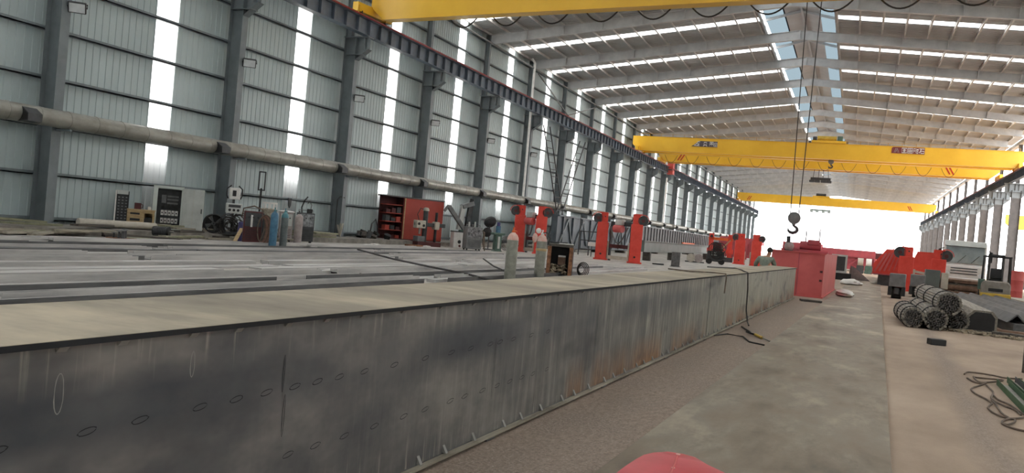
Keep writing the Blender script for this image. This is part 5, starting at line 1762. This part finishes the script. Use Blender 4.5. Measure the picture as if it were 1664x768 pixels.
# red slanted girder behind the right-hand machine posts
t = thing('red_ribbed_girder', 'bright red ribbed girder with slanting end left of the right-hand red post', 'girder', (3.2, 66, 0), R(-3))
MB().prism([(-1.75, .8), (.2, .8), (.2, 2.55), (-1.0, 2.5), (-1.75, 1.45)], -4, 18).build('box', 'machine_red', t, smooth=False)
MB().box(-1.85, -4.05, .72, .3, 18, .8).build('bottom_plate', 'far_red', t, smooth=False)
MB().box(-1.4, -3.9, 0, .1, 18, .72).build('support_rail', 'dark_grey', t, smooth=False)
for i in range(6):
    MB().bar((-1.65+.3*i, -4.06, .9+.05*i), (-1.0+.22*i, -4.06, 2.2+.05*i), .06, .12).build('slanted_rib', 'dull_red', t, smooth=False)
# right hand red posts on black wheeled bogies
def right_post(loc, rz, side, label):
    t = turner_post(loc, rz, side, label, 2.6, .8, 'machine_red', 'red posts on wheeled bogies')
    return t
right_post((2.9, 55.0, 0), R(-4), -1, 'red machine post on the right of the aisle, its sprocket on the left')
right_post((4.75, 56.4, 0), R(-6), 1, 'red machine post in front of the white lorry, its sprocket on the right')
t = thing('red_side_panel', 'orange-red sloping panel between the two right-hand red posts', 'panel', (4.1, 60.5, 0), R(-6))
MB().prism([(-.9, .9), (1.0, .9), (1.0, 2.5), (-.3, 2.5)], 0, .2).build('panel', 'machine_red', t, smooth=False)
MB().bar((-.9, -.1, 1.25), (.9, -.1, 1.0), .15).build('rail', 'pale_stone', t, smooth=False)
MB().box(-.9, 0, 0, 1.0, .25, .9).build('base', 'dark_grey', t, smooth=False)
def bogie(loc, rz, label):
    t = thing('wheeled_bogie', label, 'bogie', loc, rz)
    MB().box(-.34, -.6, .55, .34, .9, 1.15).build('cover', 'mid_grey', t, bevel=.03)
    MB().box(-.36, -.55, .14, -.21, .85, .55).build('side_frame', 'black', t, smooth=False)
    MB().box(.21, -.55, .14, .36, .85, .55).build('side_frame', 'black', t, smooth=False)
    MB().box(-.1, -.62, .2, .1, -.5, .5).build('buffer', 'dark_grey', t, bevel=.03)
    for y in (-.25, .55):
        MB().cyl((-.2, y, .26), (.2, y, .26), .26, n=18).build('wheel', 'rubber', t)
bogie((1.95, 42.6, 0), R(-4), 'grey-topped black wheeled bogie just right of the plate strip')
bogie((3.05, 46.5, 0), R(-4), 'grey-topped black wheeled bogie behind the steel bar bundles')
t = thing('grey_pedestal', 'grey-green square pedestal between the right bogie and the rusty plates', 'pedestal', (3.85, 48.7, 0))
MB().box(-.35, -.3, 0, .35, .3, 1.45).build('body', 'green_grey', t, bevel=.01)
MB().box(.4, -.25, .5, .75, .1, 1.35).build('side_plate', 'pale_stone', t, bevel=.03)

# bundles of steel bars
def bundle(loc, rz, L_, r, label, oct_=0, flat=1.0, light='bundle_steel', tilt=0):
    t = thing('bar_bundle', label, 'steel bundle', loc, rz, 'bundles of steel bars right of the aisle')
    rb_ = random.Random(hash(label) % 1000 if False else len(label))
    # individual bars round the outside of the bundle
    k = 22
    vs = MB()
    n = 0
    for i in range(k):
        a = 2*math.pi*i/k
        x, z = r*math.cos(a), r*flat*math.sin(a)
        d = rb_.uniform(-.1, .1)
        vs.cyl((x, d, r*flat+z+.02), (x, L_+d, r*flat+z+.02), r*.16, n=6)
    vs.build('outer_bars', light, t, smooth=False)
    c = MB()
    rr_ = 0
    for q in range(60):
        a = q*2.39996
        rad = r*.9*math.sqrt(q/60)
        d = rb_.uniform(-.05, .05)
        c.cyl((rad*math.cos(a), -.05+d, r*flat+.02+rad*flat*math.sin(a)), (rad*math.cos(a), .6, r*flat+.02+rad*flat*math.sin(a)), r*.105, n=6)
    c.build('bar_ends', 'bundle_end', t, smooth=False)
    MB().cyl((0, .15, r*flat+.02), (0, L_-.1, r*flat+.02), r*.97, n=18).build('core', 'dark_plank', t)
    for y in (L_*.12, L_*.5, L_*.85):
        pts = [((r*1.18)*math.cos(a*math.pi/10), y, r*flat+.02+(r*1.18*flat)*math.sin(a*math.pi/10)) for a in range(21)]
        MB().tube(pts, .018, 6).build('tie_wire', 'black', t)
    if tilt:
        t.rotation_euler = (tilt, 0, rz)
    return t
bundle((1.58, 24.4, .0), R(1), 3.8, .24, 'dark bundle furthest left, tied with wire, among the steel bundles')
bundle((2.12, 24.4, .0), R(0), 7, .26, 'large round bundle on the floor, second from the left among the steel bundles')
bundle((2.41, 24.6, .42), R(.5), 7.6, .27, 'pale bundle lying on top of the other steel bundles')
bundle((2.70, 25.2, .0), R(-1), 7, .26, 'round bundle on the floor under the right side of the top bundle')
t = thing('bar_bundle', 'flat-topped brown bundle at the right end of the round bundles', 'steel bundle', (3.3, 25.8, 0), R(-1), 'bundles of steel bars right of the aisle')
MB().prism([(-.42, .0), (.42, .0), (.42, .42), (.3, .58), (-.15, .58), (-.42, .3)], 0, 10.5).build('bars', 'bundle_steel', t, smooth=False)
MB().prism([(-.36, .04), (.36, .04), (.36, .4), (.25, .53), (-.12, .53), (-.36, .27)], -.01, 0).build('end_face', 'black', t, smooth=False)
for i in range(8):
    MB().box(-.415, .0, .06+.035*i, -.425, 10.4, .06+.035*i+.012).build('bar_line', 'dark_grey', t, smooth=False)
# angle steel stack
def angle(loc, rz, L_, s, label, m='bar_steel'):
    t = MB().prism([(-s, 0), (-s+.03, 0), (0, s-.03), (s-.03, 0), (s, 0), (.02, s+.0), (-.02, s+.0)], 0, L_)
    o = t.build('angle_steel', m, None, smooth=False, loc=loc, rot=(0, 0, rz))
    tag(o, label, 'angle steel', 'angle steel stacked right of the bundles')
names = ['left', 'second', 'middle', 'fourth', 'right']
for i in range(5):
    angle((4.3+.5*i, 26.6+.6*i, .30), R(0), 17.5, .24, '%s angle bar in the upper row of the angle steel stack' % names[i].replace('left', 'leftmost').replace('right', 'rightmost'), 'dark_steel' if i % 2 else 'rib_grey')
for i in range(4):
    o = MB().box(-.14, 0, 0, .14, 15, .29).build('square_tube', 'dark_steel', None, smooth=False, loc=(4.3+.42*i, 26.2+.8*i, 0.005), rot=(0, 0, R(0)))
    tag(o, '%s dark square tube in the lower row under the angle steel' % ('leftmost', 'second', 'third', 'rightmost')[i], 'steel tube', 'square tubes under the angle steel')
for i in range(4):
    o = MB().box(-.17, 0, 0, .17, 14, .2).build('steel_flat', 'dark_steel' if i % 2 else 'rust', None, smooth=False, loc=(6.3+.4*i, 29.0+.6*i, .005), rot=(0, 0, R(0)))
    tag(o, '%s of the low bars by the right edge behind the angle steel' % ('leftmost', 'second', 'third', 'rightmost')[i], 'steel bar', 'low bars behind the angle steel')
o = MB().obox((0, 0, .06), (3.2, .3, .12)).build('rusty_plank', 'rust', None, smooth=False, loc=(3.9, 25.9, 0), rot=(0, 0, R(-18)))
tag(o, 'long rusty plank on the floor in front of the bar bundles', 'plank')
o = MB().obox((0, 0, .05), (2.0, .3, .1)).build('rusty_plank', 'dark_plank', None, smooth=False, loc=(4.5, 24.9, 0), rot=(0, 0, R(-12)))
tag(o, 'short dark rusty plank before the longer plank at the right edge', 'plank')
b = MB()
rd = random.Random(17)
for i in range(170):
    u = rd.uniform(0, 1)
    b.obox((2.5+u*2.4+rd.uniform(-.15, .15), 24.9-.55*u+rd.uniform(-.4, .4), rd.uniform(.01, .05)), (rd.uniform(.04, .22), rd.uniform(.03, .1), rd.uniform(.01, .04)), rd.uniform(-.3, .3), rd.uniform(-.3, .3), rd.uniform(0, 3))
o = b.build('chippings', 'debris', smooth=False)
tag(o, 'strip of pale debris and chippings along the rusty planks', 'debris', kind='stuff')
b = MB().tube([(1.45, 29.5, .03), (1.7, 29.0, .05), (2.0, 28.6, .1), (2.3, 28.3, .25), (2.5, 28.5, .1)], .035, 6)
tag(b.build('wire_sling', 'cable_dark'), 'black wire sling snaking out left of the dark steel bundle', 'sling')
# rusty plate stack
t = thing('plate_stack', 'big rusty brown stack of steel plates in front of the white lorry', 'plate stack', (5.1, 49.5, 0), R(-3))
zz = 0
rz_ = random.Random(2)
for i in range(12):
    th = rz_.choice((.06, .08, .1))
    dx = rz_.uniform(-.06, .06)
    MB().box(-1.45+dx, 0+rz_.uniform(-.05, .05), zz, 1.45+dx, 6, zz+th).build('plate', rz_.choice(('rust', 'rust', 'dark_plank', 'rust')), t, smooth=False)
    zz += th
    if i % 5 == 4:
        for x in (-1, 0, 1):
            MB().box(x-.08, 0, zz, x+.08, 6, zz+.05).build('spacer', 'dark_plank', t, smooth=False)
        zz += .05
# lorry
t = thing('lorry', 'white lorry facing the camera behind the rusty plate stack', 'lorry', (6.45, 59.5, 0), R(-4))
cab = MB()
prof = [(0, .75), (-.12, 1.0), (-.12, 1.75), (0, 1.95), (.28, 3.0), (.55, 3.32), (1.1, 3.42), (2.0, 3.42), (2.0, .75)]
cab.prism(prof, -1.2, 1.2, 'X')
cab.build('cab', 'white', t, bevel=.08)
MB().prism([(-.02, 1.98), (.255, 3.0), (.2, 3.02), (-.07, 1.98)], -1.08, 1.08, 'X').build('windscreen', 'windscreen', t, smooth=False)
MB().prism([(.27, 3.02), (.53, 3.34), (.45, 3.38), (.1, 3.06)], -1.15, 1.15, 'X').build('sun_visor', 'pale_grey', t, smooth=False)
for z in (1.28, 1.46, 1.62):
    MB().box(-.75, -.15, z, .75, -.11, z+.06).build('grille_slat', 'dark_grey', t, smooth=False)
MB().box(-1.28, -.28, .6, 1.28, .1, 1.05).build('bumper', 'white', t, bevel=.05)
for sx in (-1, 1):
    MB().box(sx*1.0-.18, -.17, 1.12, sx*1.0+.18, -.1, 1.36).build('headlamp', 'lamp_glass', t, bevel=.03)
    o = MB().bar((sx*1.2, .2, 2.9), (sx*1.42, .05, 2.8), .04).build('mirror_arm', 'black', t, smooth=False)
    MB().box(sx*1.42-.1, .0, 2.15, sx*1.42+.1, .08, 2.8).build('mirror', 'black', o, bevel=.03)
    for y in (.9, 4.6, 6.0):
        MB().cyl((sx*1.0-.15, y, .5), (sx*1.0+.15, y, .5), .5, n=20).build('wheel', 'rubber', t)
for sx in (-.4, .35):
    MB().bar((sx, -.1, 2.0), (sx+.45, .02, 2.5), .025).build('wiper', 'black', t, smooth=False)
MB().box(-1.25, 2.1, .85, 1.25, 8.5, 1.1).build('load_bed', 'dark_grey', t, smooth=False)
# forklift seen from the rear
t = thing('forklift', 'yellow and grey forklift seen from behind at the right edge', 'forklift', (6.28, 45.0, 0), R(-6))
MB().prism([(-.62, .45), (.62, .45), (.62, 1.05), (.5, 1.2), (-.5, 1.2), (-.62, 1.05)], 0, .75).build('counterweight', 'fork_grey', t, bevel=.06)
MB().box(-.64, -.06, .34, .64, .7, .62).build('rear_bumper', 'fork_yellow', t, bevel=.04)
MB().box(-.62, .7, .35, .62, 2.3, .95).build('chassis', 'fork_yellow', t, bevel=.04)
MB().box(-.3, -.02, .7, .3, .01, .85).build('radiator_grille', 'black', t, smooth=False)
MB().box(-.75, .15, .75, -.45, .3, 1.25).build('side_box', 'machine_green', t, bevel=.02)
for sx in (-.58, .58):
    MB().bar((sx, .5, 1.1), (sx*.95, .75, 2.35), .07).build('guard_post', 'black', t, smooth=False)
    MB().bar((sx, 2.1, .95), (sx*.95, 1.8, 2.35), .07).build('guard_post', 'black', t, smooth=False)
b = MB()
for y in (.75, 1.8):
    b.bar((-.6, y, 2.36), (.6, y, 2.36), .07)
for i in range(6):
    x = -.56+i*.224
    b.bar((x, .75, 2.38), (x, 1.8, 2.38), .05)
b.build('overhead_guard', 'black', t, smooth=False)
MB().box(-.28, .8, 1.15, .28, 1.3, 1.32).build('seat', 'black', t, bevel=.05)
MB().box(-.26, .74, 1.3, .26, .86, 1.8).build('seat_back', 'black', t, bevel=.05)
MB().cyl((0, 1.62, 1.5), (0, 1.68, 1.56), .2, n=18).build('steering_wheel', 'black', t)
for sx in (-.3, .3):
    MB().box(sx-.06, 2.4, .15, sx+.06, 2.55, 2.5).build('mast_rail', 'dark_grey', t, smooth=False)
    MB().box(sx-.06, 2.55, .08, sx+.06, 3.7, .13).build('fork', 'dark_grey', t, smooth=False)
MB().box(-.36, 2.4, 2.4, .36, 2.55, 2.5).build('mast_tie', 'dark_grey', t, smooth=False)
for sx in (-.55, .55):
    MB().cyl((sx-.11, .35, .27), (sx+.11, .35, .27), .27, n=20).build('rear_wheel', 'rubber', t)
    MB().cyl((sx-.13, 2.0, .34), (sx+.13, 2.0, .34), .34, n=20).build('front_wheel', 'rubber', t)
t = thing('steel_cabinet', 'dark grey upright steel cabinet at the right edge beyond the forklift', 'cabinet', (9.75, 55.5, 0), R(-8))
MB().box(-.5, -.4, 0, .5, .4, 1.9).build('body', 'dark_grey', t, bevel=.02)
MB().box(-.45, -.42, .1, .45, -.4, 1.8).build('door', 'grey_cyl', t, smooth=False)
t = thing('red_drum', 'small red oil drum between the forklift and the dark cabinet', 'drum', (9.1, 58.0, 0))
MB().lathe((0, 0, 0), [(.4, 0), (.42, .02), (.42, .55), (.435, .58), (.42, .61), (.42, 1.2), (.435, 1.23), (.42, 1.26), (.42, 1.75), (.38, 1.8)], 22).build('body', 'dull_red', t)
o = MB().box(-1.2, -.6, 0, 1.6, 8, .25).build('concrete_slab', 'pale_stone', None, smooth=False, loc=(9.4, 47.5, 0))
tag(o, 'pale concrete slab by the right edge next to the forklift', 'slab')

# ------------------------------------------------------------------ lower right: hoses, channels, trestle leg
def hose(name, m, chains, r, label):
    b = MB()
    for ch in chains:
        # smooth the polyline
        P = [Vector((x, y, r+.004)) for x, y in ch]
        out = []
        for i in range(len(P)-1):
            p0 = P[max(i-1, 0)]
            p1, p2 = P[i], P[i+1]
            p3 = P[min(i+2, len(P)-1)]
            for s_ in range(5):
                u = s_/5
                out.append(.5*((2*p1)+(-p0+p2)*u+(2*p0-5*p1+4*p2-p3)*u*u+(-p0+3*p1-3*p2+p3)*u**3))
        out.append(P[-1])
        b.tube(out, r, 7)
    tag(b.build(name, m), label, 'hose')
hose('gas_hose', 'hose', [[(1.77, 14.97), (1.86, 15.32), (2.04, 15.4), (2.23, 15.33), (2.37, 15.2), (2.63, 15.37)], [(1.76, 14.5), (1.8, 14.17), (1.87, 14.04), (1.98, 14.22)], [(1.88, 14.81), (1.87, 14.36), (1.91, 14.2), (2.1, 14.46), (2.29, 14.83), (2.14, 14.82), (1.91, 14.74), (1.88, 14.81)]], .013, 'grey-brown hose loop furthest up the floor beside the green channels')
hose('gas_hose', 'hose', [[(1.97, 14.16), (1.83, 13.76), (1.71, 13.43), (1.66, 13.14), (1.68, 12.77), (1.75, 12.43), (1.77, 12.1), (1.72, 11.91), (1.67, 11.64), (1.68, 11.34), (1.74, 11.14), (1.81, 11.08), (1.78, 11.41), (1.81, 12.07), (1.8, 12.36)], [(1.95, 13.98), (1.94, 13.26), (1.85, 12.74), (1.83, 12.4), (1.91, 12.02), (1.98, 11.81), (1.99, 11.48)], [(1.9, 12.95), (1.9, 12.54), (1.98, 12.24), (2.02, 11.71), (2.07, 11.43), (2.2, 11.3)]], .012, 'tangled twin hose snaking across the tan floor left of the green channels')
hose('gas_hose', 'hose', [[(1.67, 10.63), (1.71, 10.84), (1.8, 11.05), (1.86, 11.04), (1.81, 10.82), (1.72, 10.61), (1.67, 10.63), (1.72, 10.47), (1.78, 10.39), (1.87, 10.35), (2.1, 10.35)], [(1.81, 11.08), (1.9, 11.17), (2.06, 11.39), (2.4, 11.6)]], .012, 'small coil of hose nearest the bottom right corner')
for i, (p, q, m) in enumerate((((2.13, 14.3), (2.06, 11.6), 'channel_green'), ((2.34, 14.8), (2.27, 11.8), 'channel_green'), ((2.47, 14.95), (2.38, 11.9), 'dark_grey'))):
    d = Vector((q[0]-p[0], q[1]-p[1], 0))
    t = thing('steel_channel', ('leftmost green-sided steel channel on the floor at the right edge', 'middle green-sided steel channel on the floor at the right edge', 'dark steel channel furthest right on the floor')[i], 'steel channel', (q[0], q[1], 0), math.atan2(-(p[0]-q[0]), p[1]-q[1]), 'steel channels on the floor')
    L_ = d.length
    MB().box(-.006, 0, .0, .0, L_, .09).build('left_flange', m, t, smooth=False)
    MB().box(.15, 0, .0, .156, L_, .09).build('right_flange', m, t, smooth=False)
    MB().box(0, 0, .0, .15, L_, .012).build('web', 'pale_cyl', t, smooth=False)
t = thing('trestle', 'rusty steel trestle leg standing at the right edge above the channels', 'trestle', (2.86, 15.3, 0))
MB().box(-.04, -.04, 0, .04, .04, .60).build('leg', 'dark_plank', t, smooth=False)
MB().box(-.04, 1.2, 0, .04, 1.28, .60).build('leg', 'dark_plank', t, smooth=False)
MB().box(.9, -.04, 0, .98, .04, .60).build('leg', 'dark_plank', t, smooth=False)
MB().box(.9, 1.2, 0, .98, 1.28, .60).build('leg', 'dark_plank', t, smooth=False)
b = MB()
b.box(-.05, -.05, .60, .99, .05, .67)
b.box(-.05, 1.19, .60, .99, 1.29, .67)
b.box(-.05, .05, .60, .05, 1.19, .67)
b.box(.89, .05, .60, .99, 1.19, .9)
b.build('top_frame', 'rust', t, smooth=False)
